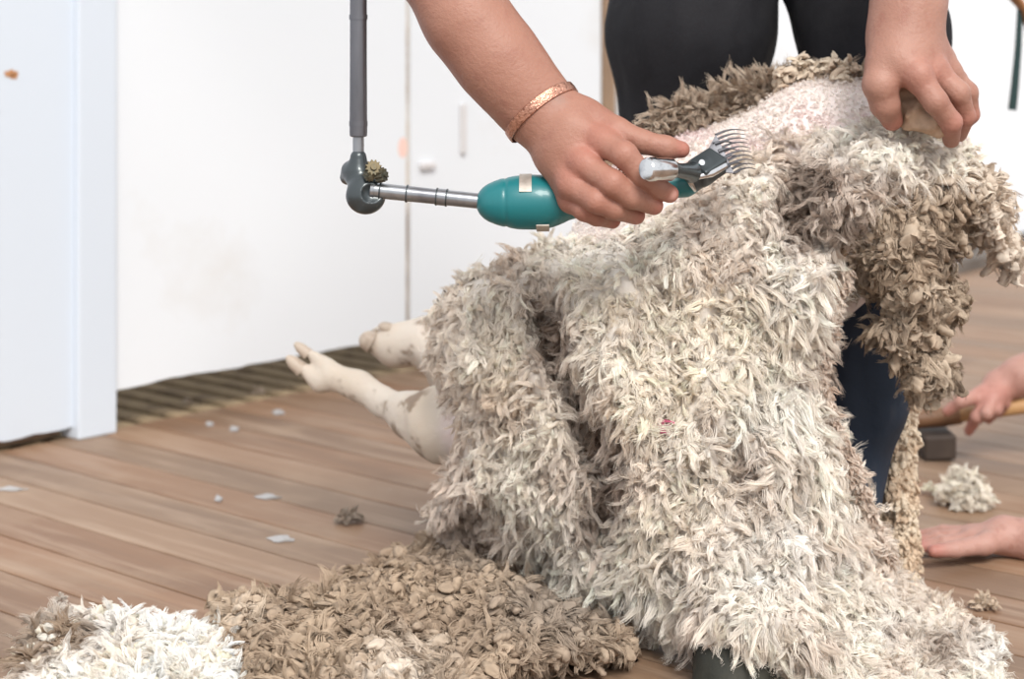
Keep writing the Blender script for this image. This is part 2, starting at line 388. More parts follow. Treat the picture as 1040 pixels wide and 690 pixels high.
class Sheet:
    """a draped or lying piece of fleece: outline and depth laid down as control points"""
    def __init__(s, poly, ctrl, roll=.06, rollw=45, folds=None, zmin=.014, mound=None, step=5):
        s.poly = poly; c = np.array(ctrl, float); s.c = c; s.roll = roll; s.rollw = rollw; s.folds = folds; s.zmin = zmin; s.mound = mound; s.step = step
        if mound is None:
            n = len(c); A = np.linalg.norm(c[:, None, :2]-c[None, :, :2], axis=2); M = np.zeros((n+3, n+3)); M[:n, :n] = A; M[:n, n] = 1; M[:n, n+1:] = c[:, :2]/500; M[n:, :n] = M[:n, n:].T
            s.w = np.linalg.solve(M+np.eye(n+3)*1e-9, np.concatenate([c[:, 2], [0, 0, 0]]))
    def Y(s, px, py):
        d = edge_d(px, py, s.poly)
        if s.mound is not None:       # a heap lying on the floor
            H, R = s.mound; q = 1-np.minimum(d/R, 1); z = s.zmin+H*np.sqrt(np.maximum(1-q*q, 0))*(1+.25*n2(px/45, py/45, 8))
            return (CAMZ-z)*FPX/(py-HZ)
        A = np.hypot(px[:, None]-s.c[None, :, 0], py[:, None]-s.c[None, :, 1]); n = len(s.c)
        y = A@s.w[:n]+s.w[n]+px/500*s.w[n+1]+py/500*s.w[n+2]
        if s.folds: y = y+s.folds(px, py)
        y = y+s.roll*(1-np.minimum(d/s.rollw, 1))**2
        lim = (CAMZ-s.zmin)*FPX/np.maximum(py-HZ, 20)
        return np.minimum(y, lim)
    def pos(s, px, py):
        y = s.Y(px, py); return np.stack([(px-520)/FPX*y, y, CAMZ-(py-HZ)/FPX*y], 1)
    def frame(s, px, py):
        e = 3.; p = s.pos(px, py); du = s.pos(px+e, py)-s.pos(px-e, py); dv = s.pos(px, py+e)-s.pos(px, py-e)
        n = unit(np.cross(du, dv)); n *= np.sign(((np.array([0, 0, CAMZ])-p)*n).sum(1, keepdims=True)+1e-9)
        return p, n, unit(du), unit(dv)
    def sample(s, n, seed, region=None):
        rg = np.random.default_rng(seed); P_ = np.array(region or s.poly); lo = P_.min(0); hi = P_.max(0); out = np.empty((0, 2))
        while len(out) < n:
            q = lo+(hi-lo)*rg.random((n*2, 2)); out = np.concatenate([out, q[inside(q[:, 0], q[:, 1], s.poly) & inside(q[:, 0], q[:, 1], region or s.poly)]])
        return out[:n, 0], out[:n, 1]
    def backing(s, name, m, parent, colf, thick=.008):
        P_ = np.array(s.poly); lo = P_.min(0); hi = P_.max(0); st = s.step
        xs = np.arange(lo[0], hi[0]+st, st); ys = np.arange(lo[1], hi[1]+st, st); X, Y_ = np.meshgrid(xs, ys, indexing='ij')
        cx = (X[:-1, :-1]+st/2).ravel(); cy = (Y_[:-1, :-1]+st/2).ravel(); ok = inside(cx, cy, s.poly)
        idx = np.arange(X.size).reshape(X.shape); q = np.stack([idx[:-1, :-1], idx[1:, :-1], idx[1:, 1:], idx[:-1, 1:]], -1).reshape(-1, 4)[ok]
        used = np.unique(q); mp = -np.ones(X.size, int); mp[used] = np.arange(len(used)); q = mp[q]
        px = X.ravel()[used].astype(float); py = Y_.ravel()[used].astype(float); V = s.pos(px, py); me = np_mesh(name, V, q[:, ::-1], True, colf(px, py)*.9)
        o = link(name, me, m, parent); md = o.modifiers.new('thick', 'SOLIDIFY'); md.thickness = thick; md.offset = -1 if True else 1
        return o

mwool = mat('wool', attr=True, rough=.85, spec=.1, transl=.45)
mmat = mat('matted_wool', attr=True, rough=.9, spec=.12, transl=.10, bump=(420, .5, .0012))
mskin = mat('shorn_skin', (.82, .76, .73), .75, spec=.2, noise=[(14, (.78, .62, .63), .50, .72), (55, (.88, .85, .82), .5, .75)], bump=[(90, .5, .004), (420, .4, .001)])
CREAM = np.array([.955, .910, .850]); WHITE = np.array([.97, .96, .94]); YEL = np.array([.95, .87, .73]); GREY = np.array([.60, .50, .43]); BROWN = np.array([.40, .30, .225]); DARK = np.array([.16, .12, .09]); TAN = np.array([.62, .48, .36])
def lerp(a, b, t): t = np.clip(t, 0, 1)[:, None]; return a*(1-t)+b*t

def rim(S_, n, seed, colf, **k):
    """locks standing out from the edge of a sheet"""
    rg = np.random.default_rng(seed); P_ = np.array(S_.poly, float); Q = np.roll(P_, -1, 0); ln = np.linalg.norm(Q-P_, axis=1); i = rg.choice(len(P_), n, p=ln/ln.sum()); t = rg.random(n)[:, None]
    q = P_[i]*(1-t)+Q[i]*t; cen = P_.mean(0); e = (Q-P_)[i]; no = np.stack([e[:, 1], -e[:, 0]], 1); no /= np.linalg.norm(no, axis=1)[:, None]; area = np.sum(P_[:, 0]*Q[:, 1]-Q[:, 0]*P_[:, 1]); no *= np.sign(area)
    q = q-no*rg.uniform(1, 9, (n, 1)); x, y = q.T; p, nn, du, dv = S_.frame(x, y)
    d = unit(du*no[:, :1]+dv*no[:, 1:]*1.0+nn*.45+np.stack([n2(x/14, y/14, 3+j) for j in range(3)], 1)*.8+rg.normal(size=(n, 3))*.2)
    c = colf(x, y); c = c[0] if isinstance(c, tuple) else c
    return locks(p, d, rg.uniform(*k.pop('L'), n), rg.uniform(*k.pop('Wd'), n), np.clip(c*rg.uniform(.9, 1.05, (n, 1)), 0, .97), seed=seed, **k)

# ------------------------------------------------------------------ sheep
sheep_root = empty('sheep', P(620, 575, 2.15), 'part-shorn sheep tipped on its side, bare pinkish back, hind legs sticking out left', 'sheep')
RU, MI, SH, NE, PO, MU = P(575, 385, 2.15), P(722, 272, 2.14), P(852, 186, 2.13), P(915, 170, 2.09), P(935, 158, 2.06), P(930, 300, 2.30)
RU = P(588, 402, 2.16)
leg1 = [P(560, 420, 2.18), P(452, 429, 2.25), P(418, 421, 2.29), P(388, 408, 2.32), P(366, 393, 2.34), P(340, 383, 2.36)]
leg1r = [.085, .041, .0255, .0165, .0160, .0195]
leg2 = [P(560, 400, 2.25), P(470, 372, 2.42), P(432, 348, 2.46), P(402, 351, 2.47), P(388, 347, 2.48)]
leg2r = [.085, .045, .031, .027, .025]
def f_sheep(p):
    d = cap_(p, RU, MI, .120, .146); d = smin(d, cap_(p, MI, SH, .146, .112), .05); d = smin(d, cap_(p, SH, NE, .112, .072), .06)
    d = smin(d, cap_(p, NE, PO, .072, .066), .04)
    d = smin(d, ell_(p, (PO+MU)/2*.75+PO*.25, (.11, .062, .062), axes_from(MU-PO)), .03)
    d = smin(d, cap_(p, PO*.35+MU*.65, MU, .045, .032), .03)
    d = smin(d, chain_(p, leg1, leg1r, .02), .05); d = smin(d, chain_(p, leg2, leg2r, .02), .05)
    for tp, bs, r in (((303, 352), (332, 371), .0088), ((296, 366), (326, 388), .0105)):
        d = smin(d, cap_(p, P(*tp, 2.37), P(*bs, 2.365), r*.75, r*1.5), .010)
    for tp, bs, r in (((372, 346), (392, 352), .013), ((390, 332), (408, 338), .007)):
        d = smin(d, cap_(p, P(*tp, 2.46), P(*bs, 2.465), r, r*1.5), .010)
    d = smin(d, cap_(p, SH*.4+MI*.6+[0, 0, -.08], P(765, 450, 2.20), .06, .035), .05)      # tucked forelegs
    d = smin(d, cap_(p, P(765, 450, 2.20), P(735, 530, 2.15), .032, .02), .02)
    w = .006*vnoise(p*9., 3)+.0022*vnoise(p*34., 5)
    return d+w
V, F = sdf_mesh(f_sheep, P(290, 600, 2.1)*[1, 0, 1]+[-.06, 1.9, -.05], (.66, 2.72, .74), .0045)
V = V.astype(np.float32)
px = V[:, 0]/V[:, 1]*FPX+520; py = HZ+(CAMZ-V[:, 2])/V[:, 1]*FPX
cl = np.tile([.76, .68, .65], (len(V), 1)); onleg = np.clip((475-px)/30, 0, 1)*np.clip((V[:, 1]-2.15)/.05, 0, 1)
legc = lerp(np.array([.62, .55, .48]), np.array([.58, .48, .38]), vnoise(V*20, 1)*.8+.3)
legc = lerp(legc, np.array([.25, .18, .13]), np.clip((vnoise(V*38, 2)+.45*vnoise(V*110, 4)+.35*vnoise(V*260, 8)+.02)*3.5, 0, 1)*np.clip((px-335)/15, 0, 1)*np.clip((440-px)/12, 0, 1)*.85)
cl = lerp(cl, legc, onleg)
cl = lerp(cl, np.array([.70, .50, .53]), np.clip(vnoise(V*16, 6)*1.2-.1, 0, 1)*(1-onleg)*.6)
msk = mat('sheep_skin', attr=True, rough=.75, spec=.2, sss=.05, bump=[(90, .35, .003), (400, .4, .001)])
sheep = link('body', np_mesh('body', V, F, True, cl), msk, sheep_root)
mhoof = mat('hoof', (.50, .41, .33), .5, noise=(60, (.30, .22, .17), .5, .75))
for nm, tip, bs, r, Yh in (('hoof', (301, 350), (313, 360), .0068, 2.37), ('hoof', (293, 364), (307, 376), .0085, 2.37), ('hoof', (367, 343), (378, 348), .0125, 2.46), ('hoof', (386, 331), (396, 334), .0068, 2.46)):
    m_ = MB(); a = P(*tip, Yh); b = P(*bs, Yh); m_.tube([a-(b-a)*.15, a, a*.7+b*.3, b], [r*.25, r*.62, r*.98, r*1.18], 14); m_.build(nm, mhoof, sheep_root, True)
for s_ in (0, 1):     # eyes and ears
    ax = axes_from(MU-PO)
    m_ = MB(); c = PO*.5+MU*.5+ax[1]*(.052 if s_ else -.052); m_.tube([c-ax[1]*.008, c-ax[1]*.006, c, c+ax[1]*.006, c+ax[1]*.008], [.003, .009, .012, .009, .003], 12); m_.build('eye', mat('sheep_eye', (.05, .03, .02), .15), sheep_root, True)
# the tan folded ear held under the hand
er = [P(896, 100, 1.985), P(914, 101, 1.955), P(930, 116, 1.935), P(947, 127, 1.925), P(957, 134, 1.925)]
def f_ear(p):
    d = chain_(p, er, [.013, .0165, .0155, .012, .007], .006)
    return d+.0055*vnoise(p*[85, 40, 60], 3)+.0022*np.sin((p@np.array([190., 60., -260.]))+2*vnoise(p*60, 9))+.0015*vnoise(p*150, 4)
V, F = sdf_mesh(f_ear, np.min(er, 0)-.03, np.max(er, 0)+.03, .0018)
mear = mat('ear_skin', (.42, .29, .20), .75, noise=(60, (.28, .19, .13), .45, .75), bump=(200, .5, .0015))
o = link('ear', np_mesh('ear', V, F), mear, sheep_root); o['label'] = 'tan creased ear'
# wool left on the far side of the back, standing up along the skyline
def strip(pts, n, seed, spread, drop=0):
    rg = np.random.default_rng(seed); pts = np.array(pts, float); t = rg.random(n)*(len(pts)-1); i = np.minimum(t.astype(int), len(pts)-2); f = (t-i)[:, None]
    q = pts[i]*(1-f)+pts[i+1]*f; q[:, 0] += rg.normal(size=n)*3; q[:, 1] += rg.random(n)*spread+drop; return q
q = strip([(664, 134, 2.15), (690, 120, 2.16), (720, 112, 2.17), (750, 104, 2.17), (775, 98, 2.16), (800, 94, 2.16), (840, 88, 2.15), (875, 84, 2.13)], 1200, 4, 28, -8)
pp = np.stack([(q[:, 0]-520)/FPX*q[:, 2], q[:, 2]+(q[:, 1]*0), CAMZ-(q[:, 1]-HZ)/FPX*q[:, 2]], 1)
up = unit(np.array([-.28, -.55, .55])+.55*np.stack([n2(q[:, 0]/28, q[:, 1]/28, 3), n2(q[:, 0]/28, q[:, 1]/28, 4), n2(q[:, 0]/28, q[:, 1]/28, 5)], 1)+rng.normal(size=(len(q), 3))*.16)
cc = lerp(np.tile(np.array([.62, .52, .43]), (len(q), 1)), np.array([.44, .34, .26]), rng.random(len(q))*.9)
wool_obj('unshorn_wool', [locks(pp, up, rng.uniform(.020, .046, len(q)), rng.uniform(.002, .004, len(q)), cc, 11, 6, .0009, bend=.25, crimp=.3, seed=5, tipcol=np.array([.66, .56, .46]))], mwool, sheep_root)
# a few curled matted locks at the top of the neck
q = strip([(792, 92, 2.13), (806, 78, 2.13), (820, 74, 2.13), (845, 74, 2.12), (866, 76, 2.10)], 190, 9, 22, -12)
pp = np.stack([(q[:, 0]-520)/FPX*q[:, 2], q[:, 2], CAMZ-(q[:, 1]-HZ)/FPX*q[:, 2]], 1)
dd = unit(np.array([-.3, -.4, .65])+rng.normal(size=(len(q), 3))*.5)
wool_obj('curled_wool', [chunks(pp, dd, rng.uniform(.012, .026, len(q)), rng.uniform(.0025, .0045, len(q)), lerp(np.tile(np.array([.55, .43, .33]), (len(q), 1)), np.array([.72, .62, .50]), rng.random(len(q))), bend=.5, seed=6)], mmat, sheep_root)
# short fuzz left by the comb on the shorn skin: ridged rows
me = sheep.data; nv = len(me.vertices); co = np.empty(nv*3, np.float32); me.vertices.foreach_get('co', co); no = np.empty(nv*3, np.float32); me.vertices.foreach_get('normal', no)
co = co.reshape(-1, 3); no = no.reshape(-1, 3)
px = co[:, 0]/co[:, 1]*FPX+520; py = HZ+(CAMZ-co[:, 2])/co[:, 1]*FPX
sel = np.where((px > 545) & (px < 900) & (py < 300) & (no[:, 1] < .3) & (no[:, 2] > -.1))[0]; rg = np.random.default_rng(3)
sel = rg.choice(sel, min(15000, len(sel)), replace=False); sp = co[sel]+rg.normal(size=(len(sel), 3))*.002
fz = lerp(np.tile(np.array([.92, .88, .85]), (len(sel), 1)), np.array([.88, .76, .77]), np.clip(vnoise(sp*16, 6)*1.5, 0, 1))
fl = .0028+.0045*np.clip(vnoise(sp*[22, 22, 30], 9)*1.4, 0, 1)
wool_obj('shorn_stubble', [locks(sp, unit(no[sel]*.6+np.array([.55, -.2, -.25])+rg.normal(size=(len(sel), 3))*.3), fl, np.full(len(sel), .0028), fz, 8, 3, .0004, bend=.2, seed=7)], mwool, sheep_root)

# ------------------------------------------------------------------ the hanging fleece
fl_root = empty('fleece', P(720, 640, 1.98), 'large cream white fleece hanging off the sheep in thick locks down to the floor', 'fleece')
polyA = [(556,249),(600,247),(640,240),(662,214),(690,200),(720,182),(760,160),(800,142),(850,130),(900,124),(950,134),(985,152),(1000,180),(985,200),(930,212),(880,250),(866,285),(850,300),(846,340),(838,390),(850,440),(872,480),(888,530),(905,575),(940,603),(985,630),(1016,650),(1016,700),(1000,740),(900,745),(850,712),(800,680),(740,660),(690,650),(640,640),(600,620),(570,604),(540,580),(515,548),(497,525),(480,548),(446,544),(438,522),(452,485),(466,455),(462,420),(446,385),(438,360),(442,310),(470,282),(520,262)]
ctrlA = [(556,246,2.06),(610,243,2.02),(650,232,1.985),(700,195,1.975),(760,160,1.965),(850,128,1.965),(950,132,1.93),(995,170,1.95),(930,215,1.93),
 (440,330,2.10),(500,290,2.03),(500,380,2.03),(455,440,2.12),(440,540,2.15),(490,480,2.08),(500,540,2.10),(600,350,1.965),(700,290,1.935),(700,450,1.905),(800,300,1.925),(800,200,1.945),(900,170,1.925),(600,480,1.98),
 (560,600,2.12),(600,600,2.04),(640,635,2.04),(740,655,1.81),(690,645,1.90),(700,560,1.90),(800,670,1.81),(860,705,1.79),(900,690,1.88),(1015,690,1.87),(1000,640,2.03),(940,605,2.12),(900,620,2.0),(900,740,1.74),(880,530,2.02),(820,560,1.90),(838,390,2.01),(860,290,1.99),(800,450,1.93)]
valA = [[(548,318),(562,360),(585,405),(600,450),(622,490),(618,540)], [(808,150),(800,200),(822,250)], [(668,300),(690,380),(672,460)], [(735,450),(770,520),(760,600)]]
ridA = [[(830,285),(812,340),(815,420),(845,520),(880,600)], [(640,290),(620,360),(650,430)], [(480,300),(478,400),(480,520)]]
def foldsA(x, y):
    f = .022*n2(x/75, y/170, 1)+.013*n2(x/32, y/60, 2)+.011*n2(x/17, y/24, 3)+.005*n2(x/8, y/10, 4)
    for v, a, w in zip(valA, (.055, .03, .018, .018), (19, 18, 14, 14)): f = f+a*np.exp(-(seg_d(x, y, v)/w)**2)
    for v, a, w in zip(ridA, (-.03, -.02, -.015), (22, 20, 20)): f = f+a*np.exp(-(seg_d(x, y, v)/w)**2)
    return f
A = Sheet(polyA, ctrlA, folds=foldsA)
def blob(x, y, bl):
    s = np.zeros(len(x))
    for bx, by, rx, ry, a in bl: s = np.maximum(s, a*np.exp(-((x-bx)/rx)**2-((y-by)/ry)**2))
    return s
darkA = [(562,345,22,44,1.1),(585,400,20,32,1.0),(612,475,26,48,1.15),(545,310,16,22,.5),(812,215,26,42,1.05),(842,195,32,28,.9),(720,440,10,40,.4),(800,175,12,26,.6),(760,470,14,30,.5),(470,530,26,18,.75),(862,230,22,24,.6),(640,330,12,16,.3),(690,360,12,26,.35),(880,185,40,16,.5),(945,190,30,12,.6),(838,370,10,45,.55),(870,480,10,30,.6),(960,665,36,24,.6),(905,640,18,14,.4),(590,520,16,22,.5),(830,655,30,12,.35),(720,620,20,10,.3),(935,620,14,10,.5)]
yelA = [(700,390,60,40,.9),(640,420,50,30,.6),(520,380,30,60,.5),(620,310,30,25,.6),(730,330,60,40,.5),(700,530,70,50,.35),(680,590,60,30,.4),(920,140,40,14,.3)]
whtA = [(770,420,60,50,.6),(790,560,80,60,.9),(610,260,40,16,.6),(800,270,30,60,.6),(880,150,50,25,.6),(900,640,40,30,.8),(1000,670,20,30,.9),(690,600,60,30,.6)]
def colA(x, y):
    nz = n2(x/22, y/26, 11); n3 = n2(x/9, y/9, 12)
    c = lerp(np.tile(CREAM, (len(x), 1)), np.array([.80, .70, .62]), np.clip(n2(x/48, y/70, 14)*1.1, 0, .45)+np.clip((480-x)/60, 0, .2)); c = lerp(c, YEL, blob(x, y, yelA)*.75*(.7+.6*nz)); c = lerp(c, WHITE, blob(x, y, whtA)*(.8+.5*nz))
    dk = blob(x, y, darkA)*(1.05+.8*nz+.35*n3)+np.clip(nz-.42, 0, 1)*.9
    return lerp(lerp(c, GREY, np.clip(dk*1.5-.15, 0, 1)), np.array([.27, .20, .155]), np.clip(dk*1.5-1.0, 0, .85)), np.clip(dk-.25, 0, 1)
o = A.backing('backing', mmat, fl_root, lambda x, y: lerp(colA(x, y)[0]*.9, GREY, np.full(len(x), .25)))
def flow(x, y, n, du, dv, rg, sc=38, seed=20, down=.45, out=.55, amp=.8, rnd=.17):
    a = n2(x/sc, y/sc, seed)*amp; b = n2(x/sc, y/sc, seed+1)*amp
    e = np.stack([n2(x/14, y/14, seed+i) for i in (2, 3, 4)], 1)*.85
    return unit(n*out+dv*(down+b[:, None])+du*a[:, None]*1.3+e+rg.normal(size=n.shape)*rnd)
def grow(S_, n, seed, colf, kind='fine', L=(.016, .032), Wd=(.0025, .0045), lift=0, **k):
    x, y = S_.sample(n, seed, k.pop('region', None)); rg = np.random.default_rng(seed+100); p, nn, du, dv = S_.frame(x, y)
    fk = {q: k.pop(q) for q in ('sc', 'down', 'out', 'amp', 'rnd') if q in k}
    d = flow(x, y, nn, du, dv, rg, seed=seed % 7+20, **fk); c = colf(x, y); dk = None
    if isinstance(c, tuple): c, dk = c
    c = c*rg.uniform(.90, 1.06, (n, 1)); l = rg.uniform(*L, n); w = rg.uniform(*Wd, n); p = p+nn*lift
    if kind == 'fine':
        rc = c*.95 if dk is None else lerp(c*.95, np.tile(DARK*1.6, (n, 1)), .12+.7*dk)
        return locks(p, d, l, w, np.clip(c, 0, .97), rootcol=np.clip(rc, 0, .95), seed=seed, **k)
    return chunks(p, d, l, w, np.clip(c, 0, .95), seed=seed, **k)
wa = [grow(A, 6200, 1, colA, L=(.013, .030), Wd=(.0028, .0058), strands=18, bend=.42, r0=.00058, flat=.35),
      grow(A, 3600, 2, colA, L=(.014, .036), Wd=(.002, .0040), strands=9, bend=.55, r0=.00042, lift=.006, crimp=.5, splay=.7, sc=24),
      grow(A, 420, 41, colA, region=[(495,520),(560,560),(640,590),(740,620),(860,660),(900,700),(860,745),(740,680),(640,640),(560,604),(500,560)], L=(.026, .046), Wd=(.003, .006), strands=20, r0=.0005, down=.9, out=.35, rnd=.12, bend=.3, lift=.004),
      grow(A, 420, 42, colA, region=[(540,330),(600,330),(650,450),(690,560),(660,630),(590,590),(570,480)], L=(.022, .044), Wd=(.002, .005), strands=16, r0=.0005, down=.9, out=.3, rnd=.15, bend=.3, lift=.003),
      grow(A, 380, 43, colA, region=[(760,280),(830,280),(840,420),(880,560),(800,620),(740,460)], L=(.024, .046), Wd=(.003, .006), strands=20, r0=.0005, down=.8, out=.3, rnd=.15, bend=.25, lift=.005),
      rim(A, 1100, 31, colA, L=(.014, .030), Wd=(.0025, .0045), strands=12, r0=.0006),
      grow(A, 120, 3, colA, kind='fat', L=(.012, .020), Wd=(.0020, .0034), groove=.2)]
wool_obj('wool_locks', wa, mwool, fl_root)
# small pink raddle mark on the wool
x, y = np.array([680., 686, 690, 683, 677, 687]), np.array([430., 431, 430, 432, 431, 432]); p, nn, du, dv = A.frame(x, y)
p = np.repeat(p, 10, 0)+rng.normal(size=(60, 3))*[.0045, .001, .0010]; nn = np.repeat(nn, 10, 0)
o = wool_obj('raddle_mark', [locks(p+nn*.019, unit(np.repeat(du, 10, 0)+rng.normal(size=(60, 3))*.3), np.full(60, .006), np.full(60, .0015), np.tile([.78, .27, .42], (60, 1)), 8, 4, .0007, bend=.1)], mwool, fl_root)
o['label'] = 'small pink dye mark on the white wool'

# brown matted skirt of the same fleece hanging on the right
polyB = [(840,182),(880,172),(930,176),(975,166),(1005,172),(1022,205),(1028,235),(1034,262),(1030,280),(1018,272),(1008,250),(996,240),(985,232),(972,246),(960,262),(966,282),(978,300),(975,318),(962,330),(955,350),(968,372),(972,388),(958,392),(938,406),(926,398),(918,372),(905,350),(886,346),(884,330),(905,318),(902,300),(880,292),(862,296),(846,270),(848,230)]
ctrlB = [(850,190,1.97),(930,180,1.94),(1005,180,1.98),(1028,250,2.02),(900,240,1.95),(950,230,1.95),(930,300,1.95),(860,280,1.99),(890,340,1.97),(940,380,1.98),(970,380,2.0),(960,300,1.99),(985,225,1.98)]
def foldsB(x, y): return .022*n2(x/28, y/50, 5)+.012*n2(x/14, y/18, 6)
B_ = Sheet(polyB, ctrlB, roll=.045, rollw=26, folds=foldsB, step=4)
BRB = np.array([.37, .28, .205])
def colB(x, y):
    c = lerp(np.tile(BRB, (len(x), 1)), np.array([.53, .43, .335]), .5+.8*n2(x/20, y/20, 31)); c = lerp(c, DARK*1.5, np.clip(n2(x/16, y/20, 32)-.25, 0, 1)*1.6)
    return lerp(c, np.array([.78, .68, .58]), np.clip((x-985)/25+.4*n2(x/15, y/15, 33), 0, .8)+blob(x, y, [(930, 180, 60, 10, .7)]))
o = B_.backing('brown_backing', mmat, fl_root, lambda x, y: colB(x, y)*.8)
o = wool_obj('brown_locks', [grow(B_, 620, 4, colB, kind='fat', L=(.014, .028), Wd=(.0038, .0066), down=.6, out=.5, bend=.7, groove=.10),
     grow(B_, 2200, 5, colB, L=(.014, .034), Wd=(.0025, .005), strands=13, down=.6, out=.45, r0=.0007, conv=.75, bend=.6, sc=22), rim(B_, 500, 32, colB, L=(.014, .030), Wd=(.002, .004), strands=11, r0=.0007)], mmat, fl_root); o['label'] = 'grey-brown matted locks hanging at the right'
# tan cut edge hanging behind the leg
polyF = [(905,395),(922,388),(934,410),(930,470),(932,520),(936,570),(930,600),(905,585),(884,560),(886,520),(896,470),(900,430)]
Fh = Sheet(polyF, [(915,400,2.18),(930,470,2.20),(890,550,2.21),(932,590,2.20),(910,500,2.19),(925,540,2.20)], roll=.03, rollw=14, step=4, folds=lambda x, y: .012*n2(x/12, y/18, 7))
colF = lambda x, y: lerp(np.tile(np.array([.62, .47, .34]), (len(x), 1)), np.array([.76, .64, .50]), .5+n2(x/8, y/8, 41))
Fh.backing('tan_backing', mmat, fl_root, colF, .02)
o = wool_obj('tan_locks', [grow(Fh, 1100, 6, colF, kind='fat', L=(.005, .011), Wd=(.0018, .0032), down=.2, rnd=.6)], mmat, fl_root); o['label'] = 'tan curly wool hanging behind the leg'
# loose pale brown edge beside the jeans
q = strip([(858,275,1.975),(842,330,1.975),(832,385,1.98),(846,435,1.98),(868,478,1.98),(884,530,2.0),(902,575,2.04)], 900, 14, 8, -4)
pp = np.stack([(q[:, 0]-520)/FPX*q[:, 2], q[:, 2], CAMZ-(q[:, 1]-HZ)/FPX*q[:, 2]], 1)
dd = unit(np.array([.55, -.5, -.2])+rng.normal(size=(len(q), 3))*.45)
o = wool_obj('cut_edge', [locks(pp, dd, rng.uniform(.006, .016, len(q)), rng.uniform(.002, .004, len(q)), lerp(np.tile(np.array([.66, .53, .44]), (len(q), 1)), CREAM, rng.random(len(q))*.8), 9, 5, .0008, seed=16)], mwool, fl_root)

# ------------------------------------------------------------------ brown wool spread on the floor
br_root = empty('wool_pile', P(450, 640, 1.95)*[1, 1, 0], 'flat spread of grey-brown matted wool lying on the floor left of the hanging fleece', 'wool')
polyC = [(214,612),(240,600),(290,600),(330,598),(352,580),(400,565),(432,545),(470,545),(520,560),(560,600),(600,622),(640,640),(636,662),(600,668),(560,672),(520,682),(490,700),(480,750),(240,760),(236,690),(226,650)]
Cs = Sheet(polyC, [], mound=(.050, 46), zmin=.010)
def colC(x, y):
    c = lerp(np.tile(np.array([.35, .26, .19]), (len(x), 1)), np.array([.47, .36, .265]), .5+.9*n2(x/30, y/22, 51)); c = lerp(c, np.array([.33, .27, .22]), blob(x, y, [(570,610,60,50,1.2),(480,570,50,16,.8)]))
    return lerp(c, np.array([.74, .64, .54]), blob(x, y, [(410, 672, 36, 22, .9), (405, 690, 40, 10, 1), (250, 625, 20, 14, .4)]))
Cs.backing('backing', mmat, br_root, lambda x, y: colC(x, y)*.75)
x_, y_ = 1, 1
wc = [grow(Cs, 900, 7, colC, kind='fat', L=(.012, .022), Wd=(.0036, .0062), down=.35, out=.6, amp=.9, bend=.7, groove=.10),
      grow(Cs, 2600, 8, colC, L=(.016, .038), Wd=(.003, .005), strands=13, down=.45, out=.4, amp=1.0, conv=.7, bend=.5), rim(Cs, 500, 33, colC, L=(.014, .028), Wd=(.003, .005), strands=12, r0=.0007),
      grow(Cs, 330, 17, colC, kind='fat', L=(.014, .024), Wd=(.0045, .0068), lift=.003, down=.35, out=.6, bend=.6, groove=.08)]
wool_obj('matted_locks', wc, mmat, br_root)
q = strip([(520,655,1.97),(560,662,1.95),(600,655,1.99),(636,650,2.01)], 240, 24, 14, -10)
pp = np.stack([(q[:, 0]-520)/FPX*q[:, 2], q[:, 2], CAMZ-(q[:, 1]-HZ)/FPX*q[:, 2]], 1)
wool_obj('long_locks', [locks(pp+[0, 0, .012], unit(np.array([.1, -.75, -.05])+rng.normal(size=(len(q), 3))*.35), rng.uniform(.03, .05, len(q)), rng.uniform(.003, .005, len(q)), lerp(np.tile(np.array([.52, .43, .36]), (len(q), 1)), np.array([.66, .58, .50]), rng.random(len(q))), 14, 6, .0008, bend=.15, seed=26)], mwool, br_root)

# cream clump in the lower left corner
cr_root = empty('wool_clump', P(135, 660, 1.95)*[1, 1, 0], 'fluffy white and cream wool clump in the bottom left corner of the picture', 'wool')
polyD = [(22,655),(34,634),(60,622),(110,618),(150,630),(200,634),(240,642),(252,665),(250,700),(240,760),(20,760),(14,690)]
Ds = Sheet(polyD, [], mound=(.055, 45), zmin=.010)
def colD(x, y):
    c = lerp(np.tile(WHITE, (len(x), 1)), CREAM, .4+n2(x/20, y/20, 61)); return lerp(c, np.array([.46, .35, .26]), blob(x, y, [(60,648,44,20,1.3),(30,672,20,20,1.1),(90,640,20,12,.8)])), blob(x, y, [(60, 650, 40, 20, .8)])
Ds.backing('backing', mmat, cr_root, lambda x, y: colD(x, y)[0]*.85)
wool_obj('wool_locks', [grow(Ds, 2000, 9, colD, L=(.014, .030), Wd=(.0025, .0045), strands=11, down=.3, out=.6),
     grow(Ds, 300, 10, lambda x, y: lerp(np.tile(YEL, (len(x), 1)), CREAM, rng.random(len(x))), kind='fat', L=(.010, .018), Wd=(.003, .005)), rim(Ds, 500, 34, colD, L=(.014, .028), Wd=(.0025, .0045), strands=12, r0=.0006)], mwool, cr_root)

